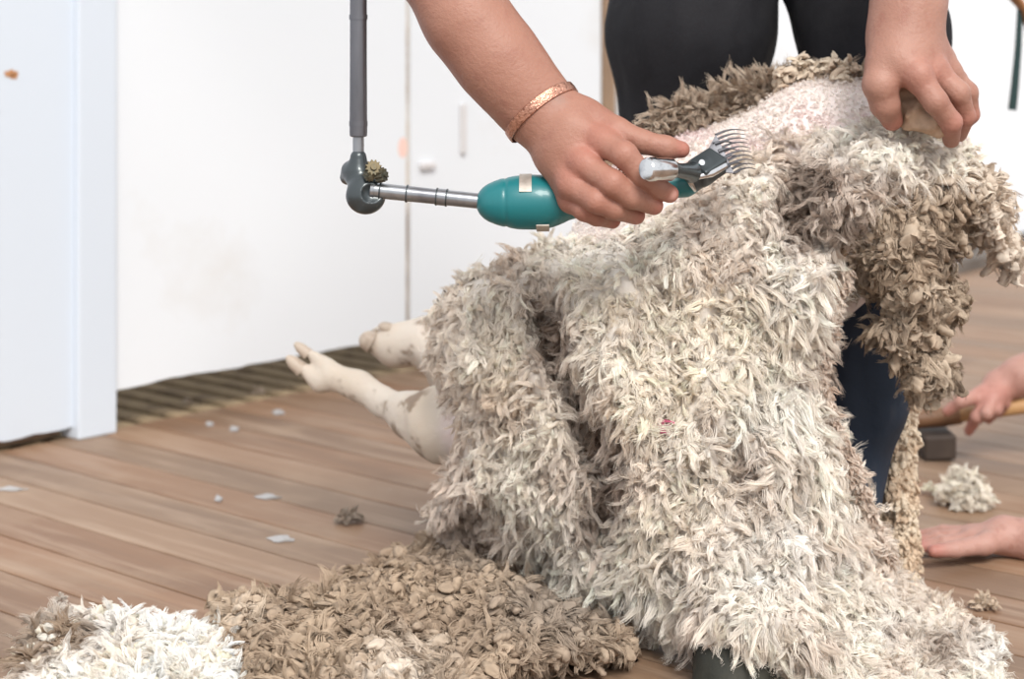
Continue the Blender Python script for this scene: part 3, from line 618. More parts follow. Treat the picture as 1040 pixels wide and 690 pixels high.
# loose tufts on the floor
def tuft(name, px, py, wpx, hz, col, n, label, kind='fine', seed=1, grp=None, L=None):
    Yd = (CAMZ-.0)*FPX/(py-HZ); c0 = P(px, py, Yd); c0[2] = 0; s_ = Yd/FPX; rg = np.random.default_rng(seed)
    r = wpx*s_/2; ang = rg.random(n)*6.28; rho = np.sqrt(rg.random(n))*.75; p = np.stack([c0[0]+r*rho*np.cos(ang), c0[1]+r*rho*np.sin(ang)*.9, hz*s_*.55*(1-rho**2)*rg.random(n)+.003], 1)
    d = unit(p-c0+[0, 0, .002]+rg.normal(size=(n, 3))*r*.45); d[:, 2] = np.abs(d[:, 2]); l = rg.uniform(.35, .6, n)*r if L is None else np.full(n, L)
    c = np.tile(np.array(col), (n, 1))*rg.uniform(.85, 1.05, (n, 1))
    g = locks(p, d, l, np.full(n, r*.14), c, 8, 5, .0009, seed=seed) if kind == 'fine' else chunks(p, d, l, np.full(n, r*.16), c, seed=seed)
    o = wool_obj(name, [g], mwool if kind == 'fine' else mmat); return fix(o, label, 'wool', grp)
tuft('wool_tuft', 355, 532, 32, 20, (.50, .42, .35), 60, 'small grey-brown wool tuft alone on the boards left of the fleece', seed=11)
tuft('wool_tuft', 980, 515, 60, 60, (.95, .91, .84), 260, 'biggest loose cream wool tuft on the boards between broom and flat hand', seed=12)
tuft('wool_tuft', 944, 503, 20, 18, (.93, .90, .80), 40, 'small white wool tuft just left of the bigger cream tuft at the right', seed=13)
tuft('wool_tuft', 1000, 618, 34, 18, (.72, .60, .48), 50, 'small pinkish tan wool tuft on the boards below the flat hand', seed=14)
tuft('wool_tuft', 62, 614, 18, 12, (.70, .64, .58), 25, 'tiny pale wool tuft just above the white clump in the bottom left', seed=15)
tuft('wool_tuft', 190, 352+60, 12, 10, (.62, .52, .44), 20, 'tiny wool tuft on the slats under the door, the left one', seed=16)
tuft('wool_tuft', 262, 402, 14, 14, (.62, .52, .44), 20, 'tiny wool tuft on the slats under the door, the right one', seed=17)
tuft('wool_tuft', 456, 566, 14, 8, (.95, .94, .92), 25, 'small bright white tuft lying on the brown wool, the left of the two', seed=18).location.z += .055
tuft('wool_tuft', 479, 573, 10, 8, (.95, .94, .92), 20, 'small bright white tuft lying on the brown wool, the right of the two', seed=19).location.z += .055
mflake = mat('paint_flake', (.36, .35, .35), .6)
for i, (px, py, a, b, lb) in enumerate([(286, 549, 13, 2.8, 'largest flat white paint flake, on the boards above the brown wool'), (272, 506, 12, 2, 'thin white flake up the boards from the largest one'), (12, 498, 14, 1.5, 'pale flake at the left edge of the floor'),
      (222, 508, 4, 2.5, 'small white flake between the left edge flake and the thin one'), (238, 437, 5, 2, 'white flake on the boards in front of the slats'), (213, 432, 4, 1.6, 'white flake left of the one in front of the slats'), (283, 420, 6, 2, 'bright flake by the end of the slats under the hoof'),
      (415, 681, 4, 2, 'cream speck on the boards at the edge of the brown wool')]):
    Yd = CAMZ*FPX/(py-HZ); m_ = MB(); n = 11; V = []
    for z in (.0008, .0022):
        for k in range(n):
            r = 1+.25*math.sin(k*2.3+i); q = P(px+a*r*math.cos(6.283*k/n), py+b*r*math.sin(6.283*k/n), 1); q = q*0
            xx = (px+a*r*math.cos(6.283*k/n)-520); yy = py+b*r*math.sin(6.283*k/n)-HZ; Y1 = CAMZ*FPX/yy; V.append((xx/FPX*Y1, Y1, z+(.0015*math.sin(k) if z > .001 else 0)))
    m_.add(V, [tuple(range(n-1, -1, -1)), tuple(range(n, 2*n))]+[(k, (k+1) % n, n+(k+1) % n, n+k) for k in range(n)])
    fix(m_.build('paint_flake', mflake), lb, 'flake', 'pale flakes on the floor')
# ------------------------------------------------------------------ shearing gear
msteel = mat('grey_steel', (.30, .31, .33), .32, metal=.85, noise=(30, (.16, .17, .18), .45, .75))
mdk = mat('dark_metal', (.045, .055, .06), .35, metal=.4, coat=.3)
mchrome = mat('chrome', (.62, .62, .63), .16, metal=1, noise=(80, (.30, .31, .32), .5, .8))
mbrass = mat('worn_brass', (.16, .13, .08), .6, metal=.8, noise=(90, (.10, .10, .08), .45, .6))
mteal = mat('teal_rubber', (.003, .135, .150), .38, noise=(20, (.003, .13, .15), .45, .8), coat=.15)
arm = empty('shearing_arm', P(368, 190, 1.90), 'jointed grey steel drive arm hanging down and leading to the teal grip', 'shearing gear')
m_ = MB(); a = P(364, 168, 1.90); top = a.copy(); top[2] = 2.28; k138 = P(364, 138, 1.90)
m_.tube([k138+[0, 0, -.001], k138, k138+[0, 0, .004], P(364, 60, 1.90), top], [.0075, .009, .0092, .0088, .0088], 20)
for zz in (0, .11, .32):
    m_.tube([P(364, 128, 1.9)+[0, 0, zz], P(364, 124, 1.9)+[0, 0, zz+.001]], [.0096, .0096], 20)
m_.build('upper_tube', mat('brushed_tube', (.20, .20, .22), .34, metal=.75, noise=(14, (.10, .10, .11), .4, .7, (1, 1, .2))), arm, True)
m_ = MB(); m_.tube([a-[0, 0, .012], P(364, 150, 1.9), k138], [.0058, .0058, .0058], 18); m_.build('inner_tube', msteel, arm, True)
# elbow housing
def f_elb(p):
    d = cap_(p, P(362, 176, 1.905), P(374, 198, 1.89), .0135, .016)
    d = smin(d, cap_(p, P(356, 173, 1.91), P(353, 180, 1.915), .0095, .008), .006)
    d = smin(d, ell_(p, P(371, 199, 1.888), (.020, .014, .019)), .006)
    d = np.maximum(d, -cap_(p, P(378, 196, 1.868), P(400, 198, 1.868), .013, .013))
    return smin(d, cap_(p, P(364, 160, 1.90), P(364, 172, 1.90), .0085, .0115), .005)
c_ = P(366, 187, 1.9); V, F = sdf_mesh(f_elb, c_-.045, c_+.045, .0012); link('elbow_housing', np_mesh('elbow_housing', V, F), mdk, arm)
m_ = MB()
for (cx, cy, r, tk, nt_, tilt) in ((379, 171, .0085, .008, 12, (.2, -.9, .3)), (387, 178, .0075, .009, 10, (.8, -.5, .2)), (375, 178, .006, .009, 10, (.3, -.9, -.3))):
    c_ = P(cx, cy, 1.878); ax = axes_from(tilt); V = []; n = nt_*4
    for s_ in (-.5, .5):
        for k in range(n):
            rr = r*(1.0 if (k//2) % 2 else .78); an = 6.283*k/n; V.append(c_+ax[0]*s_*tk+ax[1]*rr*math.cos(an)+ax[2]*rr*math.sin(an))
    m_.add(V, [tuple(range(n-1, -1, -1)), tuple(range(n, 2*n))]+[(k, (k+1) % n, n+(k+1) % n, n+k) for k in range(n)])
    m_.tube([c_-ax[0]*tk*.8, c_+ax[0]*tk*.8], r*.4, 10)
m_.build('gear_knuckle', mbrass, arm, bevel=.0004)
m_ = MB(); t0 = P(377, 193, 1.885); t1 = P(503, 206, 1.875); dv_ = t1-t0
L_ = lambda f: t0+dv_*f
m_.tube([L_(0), L_(.03), L_(.031), L_(.28), L_(.281), L_(.30), L_(.301), L_(.52), L_(.521), L_(.62), L_(.621), L_(1.0)], [.0085, .0088, .0080, .0078, .0088, .0088, .0080, .0078, .0086, .0086, .0079, .0079], 22)
ltube = m_.build('lower_tube', mat('brushed_steel', (.34, .35, .37), .28, metal=.85, noise=(25, (.18, .18, .2), .45, .75)), arm, True)
m_ = MB()
for f in (.075, .29, .53, .61):
    m_ = MB(); m_.tube([L_(f-.006), L_(f+.006)], [.0092, .0092], 22); m_.build('collar_ring', mdk, ltube, True)

hp = empty('handpiece', P(600, 195, 1.873), 'teal and chrome shearing handpiece gripped in the fingers with its comb against the shorn skin', 'shears')
g0 = P(496, 206, 1.876); g1 = P(560, 205, 1.874); g2 = P(704, 184, 1.872); gl = [g0*(1-f)+g1*f for f in (0, .02, .09, .2, .35, .5, .7, .85, 1.0)]+[g1*(1-f)+g2*f for f in (.15, .4, .7, .95, 1.0)]
gr = [.002, .0105, .0185, .0225, .0245, .0262, .0268, .0262, .0240, .0195, .0165, .0155, .0145, .010]
def f_grip(p):
    d = chain_(p, gl[::1], gr, .004)
    d = smin(d, cap_(p, P(528, 222, 1.868), P(556, 222, 1.868), .0085, .0075), .006)      # lower bulge
    q = p-g0.astype(np.float32); ax_ = ((g1-g0)/np.linalg.norm(g1-g0)).astype(np.float32); t = q@ax_
    return d+.0010*np.exp(-((t-.018)/.0015)**2)                                      # moulded groove
c_ = (g0+g2)/2; V, F = sdf_mesh(f_grip, c_-[.13, .04, .045], c_+[.13, .04, .045], .0014); link('grip', np_mesh('grip', V, F), mteal, hp)
mclip = mat('clip_metal', (.50, .45, .40), .45, metal=.5, noise=(60, (.34, .30, .26), .45, .7))
axg = (g1-g0)/np.linalg.norm(g1-g0)
def clip(f, a0, a1, w, r):
    m_ = MB(); c_ = g0*(1-f)+g1*f; up = np.array([0, -.05, 1.]); up -= axg*np.dot(up, axg); up /= np.linalg.norm(up); fr = np.cross(axg, up); fr *= -np.sign(fr[1]); V = []; n = 8
    for k in range(n+1):
        an = a0+(a1-a0)*k/n; dr = math.cos(an)*up+math.sin(an)*fr
        for rr in (r, r+.0016):
            for s_ in (-.5, .5): V.append(c_+dr*rr+axg*s_*w)
    F = []
    for k in range(n):
        b = 4*k; F += [(b, b+1, b+5, b+4), (b+3, b+2, b+6, b+7), (b+1, b+3, b+7, b+5), (b+2, b, b+4, b+6)]
    F += [(0, 2, 3, 1), (4*n+1, 4*n+3, 4*n+2, 4*n)]; m_.add(V, F); m_.build('spring_clip', mclip, hp, True)
clip(.60, -.5, 1.05, .0125, .0272); clip(.86, 2.35, 3.6, .013, .0285)
# head, comb, knob
def f_head(p):
    a = axes_from(P(742, 155, 1.90)-P(700, 182, 1.865), (0, -.6, .8))
    q = (p-P(718, 170, 1.872).astype(np.float32))@a.T.astype(np.float32)
    b = np.abs(q)-np.array([.0145, .0105, .008], np.float32); d = np.linalg.norm(np.maximum(b, 0), axis=1)+np.minimum(b.max(1), 0)-.0025
    d = smin(d, cap_(p, P(700, 184, 1.872), P(712, 176, 1.872), .0135, .013), .006)
    return d
c_ = P(716, 172, 1.87); V, F = sdf_mesh(f_head, c_-.05, c_+.05, .0012); link('head', np_mesh('head', V, F), mdk, hp)
m_ = MB(); k0 = P(656, 172, 1.778); k1 = P(682, 172, 1.800); k2 = P(702, 175, 1.846); kd = k1-k0
m_.tube([k0-kd*.01, k0, k0+kd*.07, k0+kd*.28, k0+kd*.30, k0+kd*.93, k1], [.0075, .0100, .0118, .0120, .0112, .0116, .0100], 24)
knob = m_.build('tension_knob', mchrome, hp, True)
m_ = MB(); m_.tube([k1, k1+(k2-k1)*.12, k1+(k2-k1)*.15, k1+(k2-k1)*.8, k2], [.0085, .0085, .0068, .0085, .011], 18); m_.build('knob_stem', mat('stem_metal', (.10, .12, .13), .25, metal=.8), knob, True)
m_ = MB(); m_.tube([P(694, 170, 1.850), P(698, 178, 1.846), P(702, 187, 1.85), P(706, 194, 1.858)], [.0028, .0035, .0030, .0016], 10)
m_.tube([P(712, 166, 1.850), P(713, 165, 1.847)], .0032, 14); m_.tube([P(704, 178, 1.85), P(705, 178, 1.846)], .0038, 14)
m_.tube([P(708, 180, 1.853), P(722, 176, 1.858), P(736, 168, 1.87)], [.003, .0045, .004], 10)
m_.build('lever', mchrome, hp, True)
mcomb = mat('comb_steel', (.22, .22, .24), .45, metal=.8, noise=(50, (.12, .12, .13), .45, .7))
def comb(name, base0, base1, tips, n, w0, w1, th, back, m, curve):
    m_ = MB(); b0 = P(*base0); b1 = P(*base1); bk = P(*back); dn = np.array([.25, -.85, .45]); dn /= np.linalg.norm(dn)
    V = [b0+dn*th, b1+dn*th, bk+(b1-b0)*.22+dn*th, bk-(b1-b0)*.22+dn*th]; V += [v-dn*th*2 for v in V]
    m_.add(V, [(0, 1, 2, 3), (7, 6, 5, 4), (0, 4, 5, 1), (1, 5, 6, 2), (2, 6, 7, 3), (3, 7, 4, 0)])
    t0_, t1_ = [P(*t) for t in tips]
    for i in range(n):
        f = i/(n-1); a = b0*(1-f)+b1*f; t = t0_*(1-f)+t1_*f; sd = (b1-b0)/np.linalg.norm(b1-b0); pts = []; K = 7
        for k in range(K):
            s_ = k/(K-1); pts.append(a*(1-s_)+t*s_+dn*curve*math.sin(s_*math.pi)-(sd*curve*.5*math.sin(s_*3.14)))
        m_.tube(pts, [w0*(1-k/(K-1))**.7+w1 for k in range(K)], 6, flat=.6)
    m_.build(name, m, hp, True)
comb('comb', (727, 137, 1.895), (745, 176, 1.880), ((757, 133, 1.935), (768, 172, 1.925)), 10, .0017, .0004, .0010, (720, 166, 1.878), mcomb, .004)
comb('cutter', (725, 146, 1.886), (736, 170, 1.876), ((746, 146, 1.905), (753, 166, 1.90)), 4, .0022, .0006, .0012, (716, 166, 1.872), mcomb, .003)

# ------------------------------------------------------------------ people
mman = mat('skin', attr=True, rough=.5, spec=.35, sss=.06, noise=[(60, (.26, .11, .08), .52, .85)], bump=[(300, .4, .0015), (80, .3, .003), (800, .4, .0008)])
def hand_sdf(p, palm, palmr, fingers, kp=.012, kf=.006, kw=.0012):
    d = None
    for pts, r in zip(palm, palmr):
        c = chain_(p, pts, r, kp); d = c if d is None else smin(d, c, kp)
    fs = None
    for pts, r in fingers:
        c = chain_(p, pts, r, .004); fs = c if fs is None else smin(fs, c, kw)
    return smin(d, fs, kf)
def skin_cols(V, base, red, pts, sc=25, dark=None):
    c = np.tile(np.array(base), (len(V), 1)); c = lerp(c, np.array(base)*[.82, .72, .70], np.clip(vnoise(V*sc, 3)+.2, 0, 1)*.5)
    for q, r, s in pts: c = lerp(c, np.array(red), s*np.exp(-(np.linalg.norm(V-q, axis=1)/r)**2))
    if dark:
        for q, r, s in dark: c = lerp(c, np.array([.22, .16, .14]), s*np.exp(-(np.linalg.norm(V-q, axis=1)/r)**2))
    return c
def coarse(V, F): return V, F
# --- right hand (holds the handpiece)
wr = P(545, 110, 1.885)
Imc, Mmc, Rmc, Lmc = P(612, 145, 1.838), P(593, 167, 1.833), P(580, 188, 1.838), P(580, 203, 1.850)
fing = [([Imc, P(634, 157, 1.812), P(652, 178, 1.812), P(667, 190, 1.820), P(680, 197, 1.830)], [.0142, .0130, .0120, .0108, .0092]),
        ([Mmc, P(622, 186, 1.808), P(642, 200, 1.812), P(664, 209, 1.832)], [.0140, .0128, .0116, .0096]),
        ([Rmc, P(606, 204, 1.815), P(624, 212, 1.820), P(646, 219, 1.842)], [.0135, .0124, .0112, .0092]),
        ([Lmc, P(594, 213, 1.832), P(606, 219, 1.838), P(622, 224, 1.858)], [.0125, .0114, .0102, .0085])]
palm = [[wr+[0.006, -.004, 0], P(580, 126, 1.855), Imc], [wr, P(574, 140, 1.852), Mmc], [wr-[.002, 0, 0], P(566, 152, 1.856), Rmc], [wr-[.006, 0, .004], P(560, 160, 1.866), Lmc], [wr+[.01, 0, .004], P(590, 116, 1.868), P(612, 126, 1.862)]]
palmr = [[.024, .0165, .0135], [.024, .0165, .0132], [.024, .0160, .0128], [.022, .0155, .0122], [.022, .0165, .0140]]
thumb = ([P(600, 119, 1.864), P(626, 133, 1.848), P(652, 144, 1.840), P(676, 150, 1.840), P(692, 152, 1.843)], [.0155, .0138, .0116, .0116, .0086])
farm = [P(386, -112, 1.93), P(420, -62, 1.915), P(476, 22, 1.895), P(508, 64, 1.888), P(534, 96, 1.885), wr]
farr = [.043, .0425, .0395, .0385, .0325, .0310]
def f_rh(p):
    d = hand_sdf(p, palm, palmr, fing, .012, .007)
    d = smin(d, chain_(p, *thumb, .005), .006)
    for q in (Imc, Mmc, Rmc): d = smin(d, np.linalg.norm(p-(q+[0, -.005, .002]).astype(np.float32), axis=1)-.0095, .010)
    return smin(d, chain_(p, farm, farr, .03), .02)
pts = np.array(farm+[wr, fing[0][0][-1], fing[2][0][-1]]); V1, F1 = sdf_mesh(f_rh, pts.min(0)-.055, pts.max(0)+.055, .0017)
base = (.32, .158, .114); red = (.42, .11, .09)
tips = [f[0][-1] for f in fing]+[thumb[0][-1]]
c1 = skin_cols(V1, base, red, [(Imc, .016, .55), (Mmc, .016, .55), (Rmc, .014, .45), (Lmc, .014, .35)]+[(t, .011, .6) for t in tips]+[(f[0][1], .011, .35) for f in fing], dark=[(P(567, 104, 1.855), .008, .7), (P(562, 110, 1.855), .006, .4)])
c1 = lerp(c1, np.array([.62, .36, .31]), np.clip(1.6-np.linalg.norm((V1-(P(681, 198, 1.8235)))/[.0062, .005, .0055], axis=1)*1.3, 0, 1)*.9)
# --- left hand (grips the ear and neck skin)
wl = P(918, 42, 1.945)
I2, M2, R2, L2 = P(932, 78, 1.905), P(950, 74, 1.925), P(963, 76, 1.955), P(970, 82, 1.99)
fing2 = [([I2, P(950, 103, 1.895), P(966, 124, 1.905), P(966, 142, 1.935)], [.0150, .0128, .0112, .0090]),
         ([M2, P(973, 94, 1.915), P(980, 118, 1.93), P(974, 136, 1.955)], [.0145, .0122, .0108, .0088]),
         ([R2, P(982, 94, 1.955), P(985, 116, 1.965), P(975, 130, 1.98)], [.0138, .0115, .0100, .0084]),
         ([L2, P(982, 98, 1.99), P(983, 116, 1.995), P(974, 126, 2.0)], [.0120, .0102, .0092, .0080])]
palm2 = [[wl-[.006, 0, 0], P(915, 62, 1.92), I2], [wl, P(932, 58, 1.93), M2], [wl+[.006, 0, 0], P(944, 58, 1.95), R2], [wl+[.01, .006, 0], P(950, 62, 1.97), L2], [wl-[.01, 0, 0], P(902, 60, 1.93), P(898, 74, 1.925)]]
palmr2 = [[.026, .020, .0155], [.026, .020, .0148], [.026, .019, .0142], [.024, .018, .0132], [.024, .019, .0185]]
thumb2 = ([P(898, 66, 1.925), P(894, 86, 1.915), P(899, 106, 1.92), P(906, 122, 1.935)], [.0190, .0178, .0150, .0115])
farm2 = [P(946, -190, 2.06), P(938, -120, 2.03), P(928, -40, 1.985), P(922, 10, 1.955), wl]
farr2 = [.044, .046, .039, .0335, .0305]
def f_lh(p):
    d = hand_sdf(p, palm2, palmr2, fing2, .014, .006); d = smin(d, chain_(p, *thumb2, .006), .006)
    for q in (I2, M2, R2): d = smin(d, np.linalg.norm(p-(q+[0, -.006, .004]).astype(np.float32), axis=1)-.0098, .010)
    return smin(d, chain_(p, farm2, farr2, .03), .02)
pts = np.array(farm2+[thumb2[0][-1], fing2[2][0][-1], fing2[3][0][1], fing2[0][0][-1]]); V2, F2 = sdf_mesh(f_lh, pts.min(0)-.055, pts.max(0)+.05, .0017)
c2 = skin_cols(V2, (.34, .18, .135), red, [(I2, .018, .35), (M2, .018, .35)]+[(f[0][2], .013, .5) for f in fing2]+[(thumb2[0][-1], .014, .5)])
# --- rest of the shearer's body, above the frame
def body_rest(j, h=.006):
    """j: joints dict; coarse body under the clothes, neck, head with face"""
    H = j['head']; fw = unit(j['look']); ax = np.array([fw, unit(np.cross(j['up'], fw)), unit(j['up'])])   # forward, side, up
    def f(p):
        d = cap_(p, j['hip'], j['chest'], .125, .135); d = smin(d, cap_(p, j['shR'], j['shL'], .062, .062), .06); d = smin(d, cap_(p, j['chest'], j['neck'], .11, .058), .06)
        for s in 'RL':
            d = smin(d, cap_(p, j['sh'+s], j['el'+s], .056, .043), .03)
            if 'wr'+s in j: d = smin(d, cap_(p, j['el'+s], j['wr'+s], .043, .030), .02)
            if 'kn'+s in j: d = smin(d, cap_(p, j['hip'], j['kn'+s], .09, .06), .04); d = smin(d, cap_(p, j['kn'+s], j['an'+s], .055, .038), .03)
        d = smin(d, cap_(p, j['neck'], H-ax[2]*.05, .057, .055), .03)
        d = smin(d, ell_(p, H, (.098, .077, .115), ax), .02)
        d = smin(d, ell_(p, H+ax[0]*.045-ax[2]*.075, (.048, .048, .040), ax), .03)      # jaw
        d = smin(d, cap_(p, H+ax[0]*.098+ax[2]*.012, H+ax[0]*.118-ax[2]*.024, .009, .014), .012)   # nose
        d = smin(d, cap_(p, H+ax[0]*.090+ax[1]*.036+ax[2]*.030, H+ax[0]*.090-ax[1]*.036+ax[2]*.030, .012, .012), .014)
        d = smin(d, cap_(p, H+ax[0]*.093+ax[1]*.018-ax[2]*.056, H+ax[0]*.093-ax[1]*.018-ax[2]*.056, .009, .009), .006)
        for s in (-1, 1):
            d = smin(d, ell_(p, H+ax[1]*.080*s-ax[0]*.008, (.018, .009, .031), ax), .006)
            d = -smin(-d, -(-np.linalg.norm(p-(H+ax[0]*.096+ax[1]*.033*s+ax[2]*.010).astype(np.float32), axis=1)+.011)*-1 if False else np.linalg.norm(p-(H+ax[0]*.100+ax[1]*.033*s+ax[2]*.008).astype(np.float32), axis=1)-.012, .008)
        return d
    pts = np.array([v for k, v in j.items() if k not in ('look', 'up')]); V, F = sdf_mesh(f, pts.min(0)-.17, pts.max(0)+.17, h)
    return V, F, ax
def head_bits(j, ax, root, haircol, short=True, label=None):
    H = j['head']
    for s in (-1, 1):
        m_ = MB(); c = H+ax[0]*.092+ax[1]*.033*s+ax[2]*.008; m_.tube([c-ax[0]*.010, c-ax[0]*.006, c, c+ax[0]*.005, c+ax[0]*.007], [.006, .010, .0115, .008, .002], 14)
        m_.build('eye', mat('eye', (.75, .73, .70), .2), root, True)
    def f(p):
        d = ell_(p, H-ax[0]*.010+ax[2]*.012, (.106, .086, .122), ax)+.004*vnoise(p*60, 4)
        if not short: d = smin(d, cap_(p, H-ax[0]*.09, H-ax[0]*.12-ax[2]*.18, .06, .03), .03)
        q = (p-H.astype(np.float32))
        face = np.maximum(.030-(q@ax[0].astype(np.float32)), (q@ax[2].astype(np.float32))-.075)   # keep the face free
        return np.maximum(d, -(face*-1)) if False else np.maximum(d, np.minimum(.072-(q@ax[2].astype(np.float32)), (q@ax[0].astype(np.float32))-.03))
    V, F = sdf_mesh(f, H-.3, H+.3, .005); link('hair', np_mesh('hair', V, F), mat('hair', haircol, .6, bump=(300, .6, .003)), root)
shr = empty('person', [.30, 2.2, 0], 'bending shearer in charcoal and navy work trousers, holding shears and gripping the sheep', 'person')
J = dict(hip=np.array([.315, 2.42, .93]), chest=np.array([.25, 2.24, 1.20]), shR=np.array([.07, 2.17, 1.22]), shL=np.array([.44, 2.20, 1.20]), neck=np.array([.24, 2.12, 1.29]),
         head=np.array([.235, 2.02, 1.36]), look=np.array([-.1, -.75, -.70]), up=np.array([0, -.68, .73]), elR=farm[0], elL=farm2[0])
J['up'] = J['up']-unit(J['look'])*np.dot(J['up'], unit(J['look']))
V3, F3, ax = body_rest(J)
c3 = skin_cols(V3, (.43, .21, .15), red, [])
Vb, Fb, Cb = merge([(V1, F1, c1), (V2, F2, c2), (V3, F3, c3)])
link('body', np_mesh('body', Vb, Fb, True, Cb), mman, shr)
head_bits(J, ax, shr, (.06, .035, .02))
def f_shirt(p):
    d = cap_(p, J['hip']-[0, 0, .03], J['chest'], .145, .150); d = smin(d, cap_(p, J['shR'], J['shL'], .075, .075), .06); d = smin(d, cap_(p, J['chest'], J['neck']*.8+J['chest']*.2, .12, .075), .05)
    for s in 'RL': d = smin(d, cap_(p, J['sh'+s], J['sh'+s]*.6+J['el'+s]*.4, .070, .062), .03)
    return d+.006*vnoise(p*12, 7)
V, F = sdf_mesh(f_shirt, [-.15, 1.95, .75], [.65, 2.65, 1.45], .007); link('shirt', np_mesh('shirt', V, F), mat('black_singlet', (.03, .03, .035), .85, bump=(200, .3, .001)), shr)
# trousers: two legs, the near shin in navy
kR, kL = P(696, 165, 2.36), P(897, 215, 2.22)
aR, aL = P(752, 625, 2.03), P(838, 600, 2.165)
def f_leg(p):
    d = cap_(p, [.315, 2.43, .93], [.315, 2.45, 1.0], .150, .14)
    r_ = chain_(p, [np.array([.225, 2.43, .88]), P(704, 30, 2.33), kR, P(735, 400, 2.33), aR], [.122, .099, .080, .066, .052], .03)
    l_ = chain_(p, [np.array([.415, 2.38, .88]), P(885, 30, 2.28), kL, P(872, 400, 2.20), aL], [.112, .090, .074, .056, .046], .03)
    legs = smin(r_, l_, .002)
    d = smin(d, legs, .02)
    w = .010*vnoise(p*[14, 14, 7], 11)+.004*vnoise(p*[40, 40, 16], 12)
    crease = -.003*np.exp(-((p[:, 0]-(P(806, 0, 2.2)[0]+(.67-p[:, 2])*-.12))/.004)**2)*0
    return d+w+crease
V, F = sdf_mesh(f_leg, [.03, 1.90, .04], [.62, 2.65, 1.08], .0055)
V = V.astype(np.float32); z = V[:, 2]; cc = lerp(np.tile([.028, .040, .064], (len(V), 1)), np.array([.011, .0105, .013]), np.clip((z-.42+.03*vnoise(V*12, 3))/.05, 0, 1))
cc = lerp(cc, np.array([.13, .11, .10]), np.clip(vnoise(V*[60, 60, 60], 8)-.72, 0, 1)*1.2*(z < .45))
mtr = mat('work_trousers', attr=True, rough=.82, spec=.25, noise=[(900, (.03, .034, .042), .5, .95), (7, (.03, .03, .032), .55, .9)], bump=[(700, .35, .0008), (22, .5, .006)])
link('trousers', np_mesh('trousers', V, F, True, cc), mtr, shr)
mboot = mat('worn_leather', (.020, .021, .016), .75, noise=(18, (.04, .038, .028), .45, .75), bump=[(60, .5, .003), (300, .3, .001)])
def boot(nm, an, toe, col=None):
    an = np.asarray(an, float); toe = np.asarray(toe, float)
    def f(p):
        heel = np.array([an[0], an[1], .045]); d = smin(cap_(p, heel, toe, .042, .044), cap_(p, an+[0, 0, .06], heel, .048, .045), .03)
        d = smin(d, cap_(p, heel*.45+toe*.55+[0, 0, .022], an+[0, 0, -.01], .030, .040), .03)
        d = np.maximum(d, .004-p[:, 2]); return d+.0022*vnoise(p*45, 3)+.003*vnoise(p*14, 5)
    lo = np.minimum(an, toe)-.08; hi = np.maximum(an, toe)+.12; lo[2] = -.01; V, F = sdf_mesh(f, lo, hi, .003)
    return link(nm, np_mesh(nm, V, F), mboot, shr)
boot('boot', [P(752, 625, 2.03)[0], 2.05, .09], [P(748, 684, 1.85)[0], 1.86, .014])
boot('boot', [P(838, 600, 2.165)[0], 2.18, .09], [P(838, 600, 2.165)[0]-.02, 2.02, .036])
# copper bracelet
bc = P(548, 104, 1.885); bd = unit(P(545, 110, 1.885)-P(500, 52, 1.89)); bx = axes_from(bd, (0, -1, 0)); m_ = MB(); V = []; n = 48; pr = [(-.0055, 0), (-.0048, .0011), (0, .0015), (.0048, .0011), (.0055, 0), (0, -.0003)]
b_c = P(554, 112, 1.883)
sx = unit(np.cross(bd, [0, 1, 0])); sy = unit(np.cross(bd, sx)); tiltb = .30
def ring_r(dr_, of):
    rs = np.linspace(.015, .06, 90); pp_ = (b_c+of+dr_*rs[:, None]).astype(np.float32); dd_ = f_rh(pp_); i = np.argmax(dd_ > .0012); return rs[i]
for k in range(n+1):
    an = -.2+(6.283-.8)*k/n
    for (u_, r_) in pr:
        dr_ = sx*math.cos(an)+sy*math.sin(an); of = bd*(-math.sin(an)*.010); R0 = ring_r(dr_, of); V.append(b_c+of+dr_*(R0+r_)+bd*u_)
m = len(pr); F = [(k*m+i, k*m+(i+1) % m, (k+1)*m+(i+1) % m, (k+1)*m+i) for k in range(n) for i in range(m)]+[tuple(range(m-1, -1, -1)), tuple(n*m+i for i in range(m))]
m_.add(V, F); o = m_.build('bracelet', mat('copper', (.62, .33, .24), .3, metal=.9, noise=(260, (.30, .14, .10), .45, .65), bump=(500, .7, .0012)), shr, True); o['label'] = 'engraved copper cuff bracelet'

# --- wool handler on the right: both hands reach into the picture
k2_ = empty('person', [1.35, 2.6, 0], 'person at the right edge, one hand flat on the boards, other on the broom', 'person')
wA = P(1052, 550, 2.33); wB = P(1035, 383, 2.86)
fA = [([P(988, 543, 2.37), P(958, 541, 2.39), P(926, 547, 2.40)], [.0115, .0095, .0070]), ([P(986, 545, 2.345), P(952, 547, 2.345), P(928, 553, 2.345)], [.0115, .0095, .0070]),
      ([P(986, 549, 2.33), P(958, 552, 2.325), P(934, 556, 2.325)], [.0110, .0092, .0068]), ([P(1000, 553, 2.305), P(970, 558, 2.285), P(948, 560, 2.275)], [.0125, .0100, .0078])]
def lift(pts, r):
    o_ = []
    for p_, q in zip(pts, r): p_ = np.array(p_); p_[2] = max(p_[2], q+.001); o_.append(p_)
    return o_
fA = [(lift(a, b), b) for a, b in fA]
pA = [[wA, P(1020, 544, 2.34), fA[k][0][0]] for k in range(4)]; prA = [[.022, .018, .0135]]*4
pA = [lift(a, b) for a, b in zip(pA, prA)]
